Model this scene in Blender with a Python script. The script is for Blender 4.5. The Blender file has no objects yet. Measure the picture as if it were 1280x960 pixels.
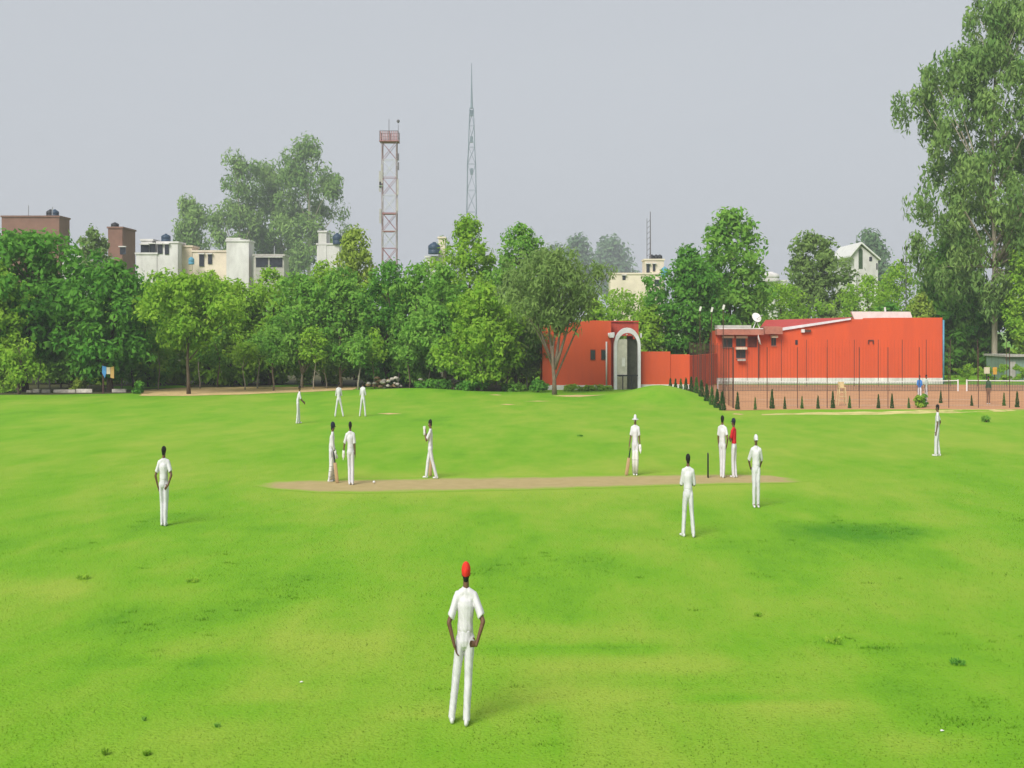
import bpy, math, random
import numpy as np
from mathutils import Vector, Matrix, noise as mnoise

# ------------------------------------------------------------------ camera, sky, sun, exposure
scene = bpy.context.scene
COL = scene.collection
CAM_H, F, HOR = 4.36, 1600.0, 408.0          # eye height (m), focal length in photo pixels, horizon row

cam_data = bpy.data.cameras.new("camera")
cam = bpy.data.objects.new("camera", cam_data)
COL.objects.link(cam)
cam.location = (0, 0, CAM_H)
cam.rotation_euler = (math.radians(90), 0, 0)
cam_data.sensor_width = 36.0
cam_data.lens = 36.0 * F / 1280.0
cam_data.shift_y = -(480.0 - HOR) / 1280.0
cam_data.clip_start = 0.1
cam_data.clip_end = 6000
scene.camera = cam

SUN_DIR = Vector((0.36, 0.66, -0.66)).normalized()     # the way the light travels
world = bpy.data.worlds.new("World")
scene.world = world
world.use_nodes = True
wn, wl = world.node_tree.nodes, world.node_tree.links
wn.clear()
w_out = wn.new("ShaderNodeOutputWorld")
w_bg = wn.new("ShaderNodeBackground")
w_bg.inputs["Strength"].default_value = 0.1
w_sky = wn.new("ShaderNodeTexSky")
w_sky.sky_type = 'NISHITA'
w_sky.sun_disc = False
w_sky.sun_elevation = math.asin(-SUN_DIR.z)
w_sky.sun_rotation = math.atan2(-SUN_DIR.x, -SUN_DIR.y)
w_sky.air_density = 1.0
w_sky.dust_density = 3.0
w_hs = wn.new("ShaderNodeHueSaturation")
w_hs.inputs["Saturation"].default_value = 0.35
w_tc = wn.new("ShaderNodeTexCoord")
w_map = wn.new("ShaderNodeMapping")
w_map.inputs["Scale"].default_value = (1.6, 1.6, 5.0)
w_no = wn.new("ShaderNodeTexNoise")
w_no.inputs["Scale"].default_value = 1.7
w_no.inputs["Detail"].default_value = 3.0
w_ra = wn.new("ShaderNodeMix"); w_ra.data_type = 'RGBA'
w_ra.inputs["A"].default_value = (2.02, 2.14, 2.31, 1)
w_ra.inputs["B"].default_value = (2.16, 2.27, 2.42, 1)
w_mix = wn.new("ShaderNodeMix"); w_mix.data_type = 'RGBA'
w_mix.inputs["Factor"].default_value = 0.95
wl.new(w_tc.outputs["Generated"], w_map.inputs["Vector"])
wl.new(w_map.outputs["Vector"], w_no.inputs["Vector"])
wl.new(w_no.outputs["Fac"], w_ra.inputs["Factor"])
wl.new(w_sky.outputs["Color"], w_hs.inputs["Color"])
wl.new(w_hs.outputs["Color"], w_mix.inputs["A"])
wl.new(w_ra.outputs["Result"], w_mix.inputs["B"])
wl.new(w_mix.outputs["Result"], w_bg.inputs["Color"])
wl.new(w_bg.outputs["Background"], w_out.inputs["Surface"])

sun_data = bpy.data.lights.new("sun", 'SUN')
sun_data.energy = 1.5
sun_data.angle = math.radians(32)
sun_data.color = (1.0, 0.965, 0.91)
sun = bpy.data.objects.new("sun", sun_data)
COL.objects.link(sun)
sun.location = (-20, -20, 60)
sun.rotation_euler = SUN_DIR.to_track_quat('-Z', 'Y').to_euler()

vs = scene.view_settings
vs.view_transform = 'Standard'
vs.look = 'None'
vs.exposure = 1.40
vs.gamma = 1.0
vs.use_curve_mapping = False
scene.cycles.max_bounces = 8
scene.cycles.diffuse_bounces = 6
scene.cycles.transparent_max_bounces = 8
scene.cycles.volume_bounces = 0

rng = np.random.default_rng(11)
random.seed(5)

# ------------------------------------------------------------------ helpers
def at(px, py, Y):
    """point at photo pixel (px, py) and at distance Y"""
    return Vector(((px - 640) / F * Y, Y, CAM_H - (py - HOR) / F * Y))

def gp(px, py):
    """ground point (z = 0) at a photo pixel"""
    Y = F * CAM_H / (py - HOR)
    return Vector(((px - 640) / F * Y, Y, 0.0))

def srgb(r, g, b):
    def c(v):
        v /= 255.0
        return v / 12.92 if v <= 0.04045 else ((v + 0.055) / 1.055) ** 2.4
    return (c(r), c(g), c(b))

MATS = {}
def mat(name, col, rough=0.7, var=0.12, scale=3.0, metal=0.0, bump=0.0, col2=None, stretch=None, spec=0.3):
    """procedural principled material: base colour broken up by two noises, optional bump"""
    if name in MATS:
        return MATS[name]
    m = bpy.data.materials.new(name)
    m.use_nodes = True
    n, l = m.node_tree.nodes, m.node_tree.links
    b = n["Principled BSDF"]
    b.inputs["Roughness"].default_value = rough
    b.inputs["Metallic"].default_value = metal
    b.inputs["Specular IOR Level"].default_value = spec
    tc = n.new("ShaderNodeTexCoord")
    mp = n.new("ShaderNodeMapping")
    if stretch:
        mp.inputs["Scale"].default_value = stretch
    l.new(tc.outputs["Object"], mp.inputs["Vector"])
    no = n.new("ShaderNodeTexNoise")
    no.inputs["Scale"].default_value = scale
    no.inputs["Detail"].default_value = 5.0
    no.inputs["Roughness"].default_value = 0.65
    l.new(mp.outputs["Vector"], no.inputs["Vector"])
    mx = n.new("ShaderNodeMix"); mx.data_type = 'RGBA'
    c2 = col2 or tuple(c * (1 - 2.2 * var) for c in col)
    mx.inputs["A"].default_value = (*[min(1, c * (1 + var)) for c in col], 1)
    mx.inputs["B"].default_value = (*c2, 1)
    cr = n.new("ShaderNodeMapRange")
    cr.inputs["From Min"].default_value = 0.35
    cr.inputs["From Max"].default_value = 0.7
    l.new(no.outputs["Fac"], cr.inputs["Value"])
    l.new(cr.outputs["Result"], mx.inputs["Factor"])
    l.new(mx.outputs["Result"], b.inputs["Base Color"])
    if bump:
        bp = n.new("ShaderNodeBump")
        bp.inputs["Strength"].default_value = bump
        bp.inputs["Distance"].default_value = 0.02
        l.new(no.outputs["Fac"], bp.inputs["Height"])
        l.new(bp.outputs["Normal"], b.inputs["Normal"])
    MATS[name] = m
    return m

def leaf_mat(name, dark, light, trans=0.3):
    """leaf: colour between two greens by the leaf's own tint, with light passing through"""
    if name in MATS:
        return MATS[name]
    m = bpy.data.materials.new(name)
    m.use_nodes = True
    n, l = m.node_tree.nodes, m.node_tree.links
    n.clear()
    out = n.new("ShaderNodeOutputMaterial")
    at_ = n.new("ShaderNodeAttribute"); at_.attribute_name = "tint"
    mx = n.new("ShaderNodeMix"); mx.data_type = 'RGBA'
    mx.inputs["A"].default_value = (*dark, 1)
    mx.inputs["B"].default_value = (*light, 1)
    l.new(at_.outputs["Fac"], mx.inputs["Factor"])
    d = n.new("ShaderNodeBsdfPrincipled")
    d.inputs["Roughness"].default_value = 0.8
    d.inputs["Specular IOR Level"].default_value = 0.04
    t = n.new("ShaderNodeBsdfTranslucent")
    ge = n.new("ShaderNodeNewGeometry")                   # shading normals bent up and sunward to brighten the leaves
    v1 = n.new("ShaderNodeVectorMath"); v1.operation = 'MULTIPLY_ADD'
    v1.inputs[1].default_value = (0.6, 0.6, 0.6); v1.inputs[2].default_value = (-0.2, -0.35, 0.6)
    v2 = n.new("ShaderNodeVectorMath"); v2.operation = 'NORMALIZE'
    l.new(ge.outputs["Normal"], v1.inputs[0]); l.new(v1.outputs[0], v2.inputs[0])
    l.new(v2.outputs[0], d.inputs["Normal"])
    l.new(mx.outputs["Result"], d.inputs["Base Color"])
    l.new(mx.outputs["Result"], t.inputs["Color"])
    ms = n.new("ShaderNodeMixShader")
    ms.inputs["Fac"].default_value = trans
    l.new(d.outputs["BSDF"], ms.inputs[1])
    l.new(t.outputs["BSDF"], ms.inputs[2])
    l.new(ms.outputs["Shader"], out.inputs["Surface"])
    MATS[name] = m
    return m

class MB:
    """collects vertices and faces for ONE mesh"""
    def __init__(self):
        self.v, self.f = [], []
    def add(self, verts, faces):
        o = len(self.v)
        self.v.extend([tuple(p) for p in verts])
        self.f.extend([tuple(i + o for i in f) for f in faces])
        return self
    def box(self, lo, hi):
        (a, b, c), (d, e, g) = lo, hi
        return self.add([(a, b, c), (d, b, c), (d, e, c), (a, e, c), (a, b, g), (d, b, g), (d, e, g), (a, e, g)],
                        [(0, 3, 2, 1), (4, 5, 6, 7), (0, 1, 5, 4), (1, 2, 6, 5), (2, 3, 7, 6), (3, 0, 4, 7)])
    def tube(self, pts, radii, n=8, cap=True):
        """tube through points with a radius at each"""
        pts = [Vector(p) for p in pts]
        rings, prev = [], None
        for i, p in enumerate(pts):
            d = (pts[min(i + 1, len(pts) - 1)] - pts[max(i - 1, 0)]).normalized()
            if prev is None:
                ref = Vector((1, 0, 0)) if abs(d.x) < 0.9 else Vector((0, 1, 0))
                u = (ref - d * ref.dot(d)).normalized()
            else:
                u = (prev - d * prev.dot(d)).normalized()
            prev = u
            w = d.cross(u)
            r = radii[i] if hasattr(radii, '__len__') else radii
            rings.append([p + (u * math.cos(k * 2 * math.pi / n) + w * math.sin(k * 2 * math.pi / n)) * r for k in range(n)])
        vs_ = [q for r in rings for q in r]
        fs = []
        for i in range(len(rings) - 1):
            for k in range(n):
                fs.append((i * n + k, i * n + (k + 1) % n, (i + 1) * n + (k + 1) % n, (i + 1) * n + k))
        if cap:
            fs.append(tuple(reversed(range(n))))
            fs.append(tuple(range((len(rings) - 1) * n, len(rings) * n)))
        return self.add(vs_, fs)
    def prism_y(self, poly, y0, y1):
        """(x, z) outline, counter-clockwise seen from -y, extruded from y0 (front) to y1 (back)"""
        n = len(poly)
        vs_ = [(x, y0, z) for x, z in poly] + [(x, y1, z) for x, z in poly]
        fs = [tuple(range(n)), tuple(reversed(range(n, 2 * n)))]
        fs += [(i, i + n, (i + 1) % n + n, (i + 1) % n) for i in range(n)]
        return self.add(vs_, fs)
    def lathe(self, prof, c=(0, 0, 0), n=14, sx=1.0, sy=1.0):
        """profile of (r, z) turned round a vertical axis"""
        vs_, fs = [], []
        for r, z in prof:
            for k in range(n):
                a = 2 * math.pi * k / n
                vs_.append((c[0] + r * sx * math.cos(a), c[1] + r * sy * math.sin(a), c[2] + z))
        for i in range(len(prof) - 1):
            for k in range(n):
                fs.append((i * n + k, i * n + (k + 1) % n, (i + 1) * n + (k + 1) % n, (i + 1) * n + k))
        fs.append(tuple(reversed(range(n))))
        fs.append(tuple(range((len(prof) - 1) * n, len(prof) * n)))
        return self.add(vs_, fs)
    def cone(self, p0, p1, r0, r1, ref=(1, 0, 0), cap0='round', cap1='round', n=14):
        """tapered limb with elliptic section (a along ref, b across), round or flat ends"""
        p0, p1 = Vector(p0), Vector(p1)
        r0 = r0 if hasattr(r0, '__len__') else (r0, r0)
        r1 = r1 if hasattr(r1, '__len__') else (r1, r1)
        d = p1 - p0
        d = d.normalized() if d.length > 1e-6 else Vector((0, 0, 1))
        ref = Vector(ref)
        if abs(ref.normalized().dot(d)) > 0.96:
            ref = Vector((0, 1, 0)) if abs(d.y) < 0.9 else Vector((0, 0, 1))
        u = (ref - d * ref.dot(d)).normalized()
        w = d.cross(u)
        rings = []
        def ring(c, a, b):
            rings.append([c + u * (a * math.cos(2 * math.pi * k / n)) + w * (b * math.sin(2 * math.pi * k / n)) for k in range(n)])
        if cap0 == 'round':
            for t in (80, 55, 28):
                t = math.radians(t); m_ = min(r0)
                ring(p0 - d * (m_ * math.sin(t)), r0[0] * math.cos(t), r0[1] * math.cos(t))
        ring(p0, *r0); ring(p1, *r1)
        if cap1 == 'round':
            for t in (28, 55, 80):
                t = math.radians(t); m_ = min(r1)
                ring(p1 + d * (m_ * math.sin(t)), r1[0] * math.cos(t), r1[1] * math.cos(t))
        vs_ = [q for r in rings for q in r]
        fs = []
        for i in range(len(rings) - 1):
            for k in range(n):
                fs.append((i * n + k, i * n + (k + 1) % n, (i + 1) * n + (k + 1) % n, (i + 1) * n + k))
        fs.append(tuple(reversed(range(n))))
        fs.append(tuple(range((len(rings) - 1) * n, len(rings) * n)))
        return self.add(vs_, fs)
    def mesh(self, name, material=None, smooth=False):
        me = bpy.data.meshes.new(name)
        me.from_pydata(self.v, [], self.f)
        if material:
            me.materials.append(material)
        if smooth:
            me.polygons.foreach_set("use_smooth", [True] * len(me.polygons))
        me.update()
        return me
    def build(self, name, material, parent=None, smooth=False):
        return link(name, self.mesh(name, material, smooth), parent)

def link(name, data, parent=None):
    o = bpy.data.objects.new(name, data)
    COL.objects.link(o)
    if parent:
        o.parent = parent
    return o

def tag(o, label=None, cat=None, group=None, kind=None):
    if label: o["label"] = label
    if cat: o["category"] = cat
    if group: o["group"] = group
    if kind: o["kind"] = kind
    return o

def empty(name, loc, label=None, cat=None, group=None):
    o = bpy.data.objects.new(name, None)
    COL.objects.link(o)
    o.location = loc
    return tag(o, label, cat, group)

def copy_tree(root, loc):
    r = root.copy(); COL.objects.link(r); r.location = loc
    for ch in root.children:
        c = ch.copy(); COL.objects.link(c); c.parent = r
        for g in ch.children:
            d = g.copy(); COL.objects.link(d); d.parent = c
    return r

def np_mesh(name, verts, quads, tint, material):
    """mesh from numpy arrays; quads (n, 3 or 4), tint one value per face"""
    me = bpy.data.meshes.new(name)
    k = quads.shape[1]
    me.vertices.add(len(verts))
    me.vertices.foreach_set("co", np.asarray(verts, dtype=np.float32).ravel())
    me.loops.add(quads.size)
    me.loops.foreach_set("vertex_index", quads.astype(np.int32).ravel())
    me.polygons.add(len(quads))
    me.polygons.foreach_set("loop_start", np.arange(0, quads.size, k, dtype=np.int32))
    me.update(calc_edges=True)
    if tint is not None:
        a = me.attributes.new("tint", 'FLOAT', 'FACE')
        a.data.foreach_set("value", np.asarray(tint, dtype=np.float32))
    me.materials.append(material)
    me.validate()
    return me

# ------------------------------------------------------------------ the ground
def vnoise(x, y, s, seed=0):
    """cheap smooth value noise on arrays"""
    x = np.asarray(x, float) / s + 100.7 + seed * 17.3; y = np.asarray(y, float) / s + 57.1 + seed * 9.1
    xi, yi = np.floor(x), np.floor(y)
    fx, fy = x - xi, y - yi
    fx, fy = fx * fx * (3 - 2 * fx), fy * fy * (3 - 2 * fy)
    def h(a, b):
        v = np.sin(a * 127.1 + b * 311.7 + seed * 74.7) * 43758.5453
        return v - np.floor(v)
    return (h(xi, yi) * (1 - fx) + h(xi + 1, yi) * fx) * (1 - fy) + (h(xi, yi + 1) * (1 - fx) + h(xi + 1, yi + 1) * fx) * fy

def fbm(x, y, s, seed=0, n=4):
    t, a, w = 0, 1.0, 0
    for i in range(n):
        t = t + a * vnoise(x, y, s / 2 ** i, seed + i); w += a; a *= 0.55
    return t / w

def height(x, y):
    x = np.asarray(x, float); y = np.asarray(y, float)
    h = 0.85 * np.exp(-((x - 8.9) / 2.3) ** 2 - ((y - 77) / 4.5) ** 2)            # mound before the low wall
    h = h + 0.16 * np.exp(-((y - 64.6) / 1.3) ** 2) / (1 + np.exp(-(x - 12.5) * 2))  # verge before the court
    h = h + 0.30 * np.exp(-((x + 6.5) / 4.0) ** 2 - ((y - 84) / 3.0) ** 2)          # rise under the belt
    h = h + (fbm(x, y, 6.0, 3, 3) - 0.5) * 0.10 * np.clip((y - 40) / 20, 0, 1) * np.clip((110 - y) / 20, 0, 1) * (1 / (1 + np.exp((x - 13) * 1.5)) + 1 / (1 + np.exp((y - 62) * 1.5))).clip(0, 1)
    return h

def zat(x, y):
    return float(height(x, y))

DRY = [(700, 790, 1.5, 0.7, .28), (820, 830, 1.6, 0.5, .34), (760, 870, 1.0, 0.4, .26), (980, 880, 1.1, 0.45, .32), (1180, 930, 0.7, 0.3, .32), (350, 870, 0.8, 0.35, .30), (240, 745, 1.6, 0.8, .25),
       (130, 735, 1.4, 0.7, .22), (540, 890, 0.6, 0.3, .25), (400, 800, 1.0, 0.5, .2), (1000, 760, 1.6, 0.8, .15), (210, 828, 1.1, 0.3, -.35), (720, 812, 1.3, 0.18, -.45), (940, 872, 0.9, 0.16, -.45),
       (1100, 812, 0.8, 0.2, -.4), (640, 700, 2.5, 1.2, -.12), (300, 660, 2.5, 0.6, -.15), (1040, 800, 0.5, 0.2, -.4), (600, 520, 5, 2.5, -.12), (150, 480, 8, 3, -.2)]
def grass_tint(x, y):
    """0 = lush dark green, 0.5 = mown green, 1 = dry yellow"""
    big = fbm(x, y * 0.55, 7.0, 1, 4)
    mid = fbm(x, y * 0.45, 2.2, 7, 4)
    fine = fbm(x, y * 0.35, 0.7, 13, 3)
    t = 0.56 + (big - 0.5) * 0.40 + (mid - 0.5) * 0.55 + (fine - 0.5) * 0.6
    worn = np.clip((fbm(x, y * 0.5, 3.2, 21, 3) - 0.55) * 4, 0, 1)
    t = t + 0.25 * worn * np.clip((26 - y) / 8, 0, 1)
    c = gp(1085, 665)                                                               # lush oval
    t = t - (0.25 + 0.6 * mid) * np.exp(-(((x - c.x) / 1.7) ** 2 + ((y - c.y) / 1.35) ** 2) ** 1.6)
    for (px, py, ax, ay, am) in DRY:                                                  # worn and lush streaks seen on the near field
        c = gp(px, py)
        t = t + am * np.exp(-(((x - c.x) / ax) ** 2 + ((y - c.y) / ay) ** 2)) * (0.35 + 1.3 * mid)
    p = np.exp(-((y - 35.5) / 4.5) ** 2) * np.exp(-((x + 0.3) / 9.5) ** 4)           # trodden round the pitch
    t = t + 0.42 * p
    t = t + 0.10 * np.clip((y - 30) / 30, 0, 1) - 0.15 * np.clip((y - 62) / 20, 0, 1)
    return np.clip(t, 0, 1)

def ground_material():
    m = bpy.data.materials.new("mown_grass_ground")
    m.use_nodes = True
    n, l = m.node_tree.nodes, m.node_tree.links
    b = n["Principled BSDF"]
    b.inputs["Roughness"].default_value = 0.9
    b.inputs["Specular IOR Level"].default_value = 0.1
    a = n.new("ShaderNodeAttribute"); a.attribute_name = "dry"
    g = n.new("ShaderNodeNewGeometry")
    mp = n.new("ShaderNodeMapping"); mp.inputs["Scale"].default_value = (1, 0.35, 1)
    l.new(g.outputs["Position"], mp.inputs["Vector"])
    n1 = n.new("ShaderNodeTexNoise"); n1.inputs["Scale"].default_value = 3.2; n1.inputs["Detail"].default_value = 8; n1.inputs["Roughness"].default_value = 0.7
    l.new(mp.outputs["Vector"], n1.inputs["Vector"])
    ad = n.new("ShaderNodeMath"); ad.operation = 'MULTIPLY_ADD'
    ad.inputs[1].default_value = 0.55
    l.new(n1.outputs["Fac"], ad.inputs[0]); l.new(a.outputs["Fac"], ad.inputs[2])
    sb = n.new("ShaderNodeMath"); sb.operation = 'SUBTRACT'; sb.inputs[1].default_value = 0.275
    l.new(ad.outputs[0], sb.inputs[0])
    r = n.new("ShaderNodeValToRGB")
    e = r.color_ramp.elements
    e[0].position = 0.0; e[0].color = (*GRASS[0], 1)
    e[1].position = 1.0; e[1].color = (*GRASS[2], 1)
    k = e.new(0.5); k.color = (*GRASS[1], 1)
    l.new(sb.outputs[0], r.inputs["Fac"])
    l.new(r.outputs["Color"], b.inputs["Base Color"])
    bp = n.new("ShaderNodeBump"); bp.inputs["Strength"].default_value = 0.5; bp.inputs["Distance"].default_value = 0.04
    n2 = n.new("ShaderNodeTexNoise"); n2.inputs["Scale"].default_value = 22; n2.inputs["Detail"].default_value = 4
    l.new(g.outputs["Position"], n2.inputs["Vector"])
    l.new(n2.outputs["Fac"], bp.inputs["Height"]); l.new(bp.outputs["Normal"], b.inputs["Normal"])
    return m

GRASS = [(0.074, 0.245, 0.012), (0.166, 0.365, 0.018), (0.280, 0.400, 0.045)]

gx = np.unique(np.concatenate([np.array([-1000, -600, -300, -150, -90, -60]), np.arange(-45, 45.1, 0.45), np.array([60, 90, 150, 300, 600, 1000])]))
gy = np.unique(np.concatenate([np.array([-300, -100, -40, -15, 0]), np.arange(6, 44, 0.3), np.arange(44, 112, 0.5), np.array([115, 120, 130, 150, 200, 300, 500, 1000])]))
GX, GY = np.meshgrid(gx, gy)
GZ = height(GX, GY)
gv = np.stack([GX, GY, GZ], -1).reshape(-1, 3)
nx_, ny_ = len(gx), len(gy)
ii = (np.arange(ny_ - 1)[:, None] * nx_ + np.arange(nx_ - 1)[None, :]).ravel()
gq = np.stack([ii, ii + 1, ii + nx_ + 1, ii + nx_], -1)
gme = np_mesh("grass_field", gv, gq, None, ground_material())
ga = gme.attributes.new("dry", 'FLOAT', 'POINT')
ga.data.foreach_set("value", grass_tint(gv[:, 0], gv[:, 1]).astype(np.float32))
gme.polygons.foreach_set("use_smooth", [True] * len(gme.polygons))
tag(link("grass_field", gme), kind="structure")

def sheet(name, outline, material, lift=0.004, wob=0.0, step=0.5, seed=0):
    """a flush sheet laid just above the ground: outline in ground (x, y), edge wobbled, triangulated as a strip fan"""
    pts = []
    n = len(outline)
    for i in range(n):
        a, b = Vector(outline[i]), Vector(outline[(i + 1) % n])
        k = max(1, int((b - a).length / step))
        for j in range(k):
            p = a.lerp(b, j / k)
            if wob:
                p = p + Vector(((mnoise.noise((p.x * 0.9, p.y * 0.9, seed)) + 0.6 * mnoise.noise((p.x * 2.7, p.y * 2.7, seed))) * wob,
                                (mnoise.noise((p.x * 0.9, p.y * 0.9, seed + 9)) + 0.6 * mnoise.noise((p.x * 2.7, p.y * 2.7, seed + 5))) * wob))
            pts.append(p)
    import bmesh
    bm = bmesh.new()
    vs_ = [bm.verts.new((p.x, p.y, 0)) for p in pts]
    f = bm.faces.new(vs_)
    if f.normal.z < 0:
        f.normal_flip()
    bmesh.ops.triangulate(bm, faces=[f])
    bmesh.ops.subdivide_edges(bm, edges=[e for e in bm.edges if e.calc_length() > 1.2], cuts=2, use_grid_fill=True)
    bmesh.ops.subdivide_edges(bm, edges=[e for e in bm.edges if e.calc_length() > 1.2], cuts=1, use_grid_fill=True)
    bmesh.ops.triangulate(bm, faces=bm.faces[:])
    for v in bm.verts:
        v.co.z = zat(v.co.x, v.co.y) + lift
    bm.normal_update()
    for fc in bm.faces:
        if fc.normal.z < 0:
            fc.normal_flip()
    me = bpy.data.meshes.new(name)
    bm.to_mesh(me); bm.free()
    me.materials.append(material)
    return tag(link(name, me), kind="structure")

M_PITCH = mat("rolled_clay", srgb(172, 152, 110), 0.95, 0.10, 1.4, bump=0.25, col2=srgb(150, 144, 88))
M_SAND = mat("sandy_soil", srgb(212, 182, 130), 0.95, 0.08, 1.6, bump=0.3, col2=srgb(176, 152, 100))
M_CLAY = mat("court_clay", srgb(192, 142, 102), 0.95, 0.06, 0.8, bump=0.1, col2=srgb(176, 130, 94))
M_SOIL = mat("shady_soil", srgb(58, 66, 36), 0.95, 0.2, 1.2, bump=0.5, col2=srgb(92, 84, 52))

pitch_px = [(322, 607), (345, 602), (420, 599.5), (540, 597.5), (660, 596), (800, 594), (900, 593), (960, 594), (1006, 601),
            (985, 603), (940, 604), (860, 606), (760, 609), (650, 612), (540, 614), (450, 616), (395, 615), (345, 611)]
def pitch():
    up_ = [p for p in pitch_px[:9]]; lo_ = [pitch_px[0]] + pitch_px[:8:-1] + [pitch_px[8]]
    lo_.sort()
    nu, nv = 170, 14
    V, E = [], []
    for i in range(nu + 1):
        px = 316 + (1012 - 316) * i / nu
        a = float(np.interp(px, [p[0] for p in up_], [p[1] for p in up_])); b = float(np.interp(px, [p[0] for p in lo_], [p[1] for p in lo_]))
        a, b = a - 1.2, b + 1.2
        for j in range(nv + 1):
            v = j / nv
            g_ = gp(px, a + (b - a) * v)
            V.append((g_.x, g_.y, 0.004)); E.append(min(min(v, 1 - v) * 3.2, min(i, nu - i) / nu * 14))
    q = np.array([(i * (nv + 1) + j, i * (nv + 1) + j + 1, (i + 1) * (nv + 1) + j + 1, (i + 1) * (nv + 1) + j) for i in range(nu) for j in range(nv)])
    m = bpy.data.materials.new("worn_pitch"); m.use_nodes = True
    n, l = m.node_tree.nodes, m.node_tree.links
    b_ = n["Principled BSDF"]; b_.inputs["Roughness"].default_value = 0.95; b_.inputs["Specular IOR Level"].default_value = 0.1
    at_ = n.new("ShaderNodeAttribute"); at_.attribute_name = "edge"
    ge = n.new("ShaderNodeNewGeometry")
    no = n.new("ShaderNodeTexNoise"); no.inputs["Scale"].default_value = 1.3; no.inputs["Detail"].default_value = 7; no.inputs["Roughness"].default_value = 0.7
    l.new(ge.outputs["Position"], no.inputs["Vector"])
    ma = n.new("ShaderNodeMath"); ma.operation = 'MULTIPLY_ADD'; ma.inputs[1].default_value = 1.1
    l.new(no.outputs["Fac"], ma.inputs[0]); l.new(at_.outputs["Fac"], ma.inputs[2])
    mr = n.new("ShaderNodeMapRange"); mr.inputs["From Min"].default_value = 0.62; mr.inputs["From Max"].default_value = 1.35; mr.interpolation_type = 'SMOOTHSTEP'
    l.new(ma.outputs[0], mr.inputs["Value"])
    n2 = n.new("ShaderNodeTexNoise"); n2.inputs["Scale"].default_value = 2.6; n2.inputs["Detail"].default_value = 6
    l.new(ge.outputs["Position"], n2.inputs["Vector"])
    c1 = n.new("ShaderNodeMix"); c1.data_type = 'RGBA'
    c1.inputs["A"].default_value = (*srgb(184, 164, 120), 1); c1.inputs["B"].default_value = (*srgb(156, 142, 94), 1)
    l.new(n2.outputs["Fac"], c1.inputs["Factor"])
    c2 = n.new("ShaderNodeMix"); c2.data_type = 'RGBA'
    c2.inputs["A"].default_value = (*[0.5 * (u + w) for u, w in zip(GRASS[1], GRASS[2])], 1)
    l.new(mr.outputs["Result"], c2.inputs["Factor"]); l.new(c1.outputs["Result"], c2.inputs["B"]); l.new(c2.outputs["Result"], b_.inputs["Base Color"])
    me = np_mesh("cricket_pitch", np.array(V), q[:, ::-1], None, m)
    at2 = me.attributes.new("edge", 'FLOAT', 'POINT'); at2.data.foreach_set("value", np.array(E, np.float32))
    tag(link("cricket_pitch", me), kind="structure")
pitch()
sheet("sandy_path", [gp(x, y).to_2d() for x, y in [(176, 495), (230, 495), (300, 493.5), (380, 490.5), (440, 488), (450, 483), (380, 483), (230, 485), (176, 488)]], M_SAND, 0.012, 0.25, 0.5, 6)
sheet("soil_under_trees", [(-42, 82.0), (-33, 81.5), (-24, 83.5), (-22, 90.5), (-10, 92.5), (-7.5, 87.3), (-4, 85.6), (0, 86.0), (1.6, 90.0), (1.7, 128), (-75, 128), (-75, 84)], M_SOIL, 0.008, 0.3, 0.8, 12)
sheet("dirt_path", [gp(x, y).to_2d() for x, y in [(950, 519.6), (1010, 519.2), (1090, 519.0), (1180, 518.0), (1300, 516.6), (1300, 514.4), (1180, 516.4), (1090, 517.4), (1010, 517.8), (950, 518.6)]], mat("grassy_sand", srgb(205, 190, 128), 0.95, 0.1, 1.2, bump=0.2, col2=srgb(160, 160, 84)), 0.004, 0.22, 0.4, 15)
sheet("court_surface", [(10.9, 66.2), (34.5, 66.6), (60, 66.6), (60, 95.5), (12.4, 95.5)], M_CLAY, 0.010, 0.06, 1.0, 18)
for i, (x0, x1, y) in enumerate([(470, 505, 517), (625, 645, 506), (655, 690, 501), (688, 758, 495), (612, 628, 494), (915, 930, 518)]):
    c0, c1 = gp(x0, y), gp(x1, y)
    w = 0.45 if i != 3 else 1.1
    sheet("bare_patch", [(c0.x, c0.y), ((c0.x + c1.x) / 2, c0.y - w), (c1.x, c1.y), ((c0.x + c1.x) / 2, c0.y + w)], M_SAND, 0.004, 0.15, 0.3, 30 + i)

# court lines: thin chalk strips on the clay
M_CHALK = mat("chalk", (0.62, 0.55, 0.46), 0.9, 0.2, 4)
for (x0, x1, y, w) in [(14.5, 27.5, 70.5, 0.06), (31.0, 46, 70.5, 0.06), (14.5, 27.5, 76.0, 0.05), (31, 46, 76.0, 0.05)]:
    tag(MB().add([(x0, y, 0.018), (x1, y, 0.018), (x1, y + w * 3, 0.018), (x0, y + w * 3, 0.018)], [(0, 1, 2, 3)]).build("court_line", M_CHALK), kind="structure")

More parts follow.
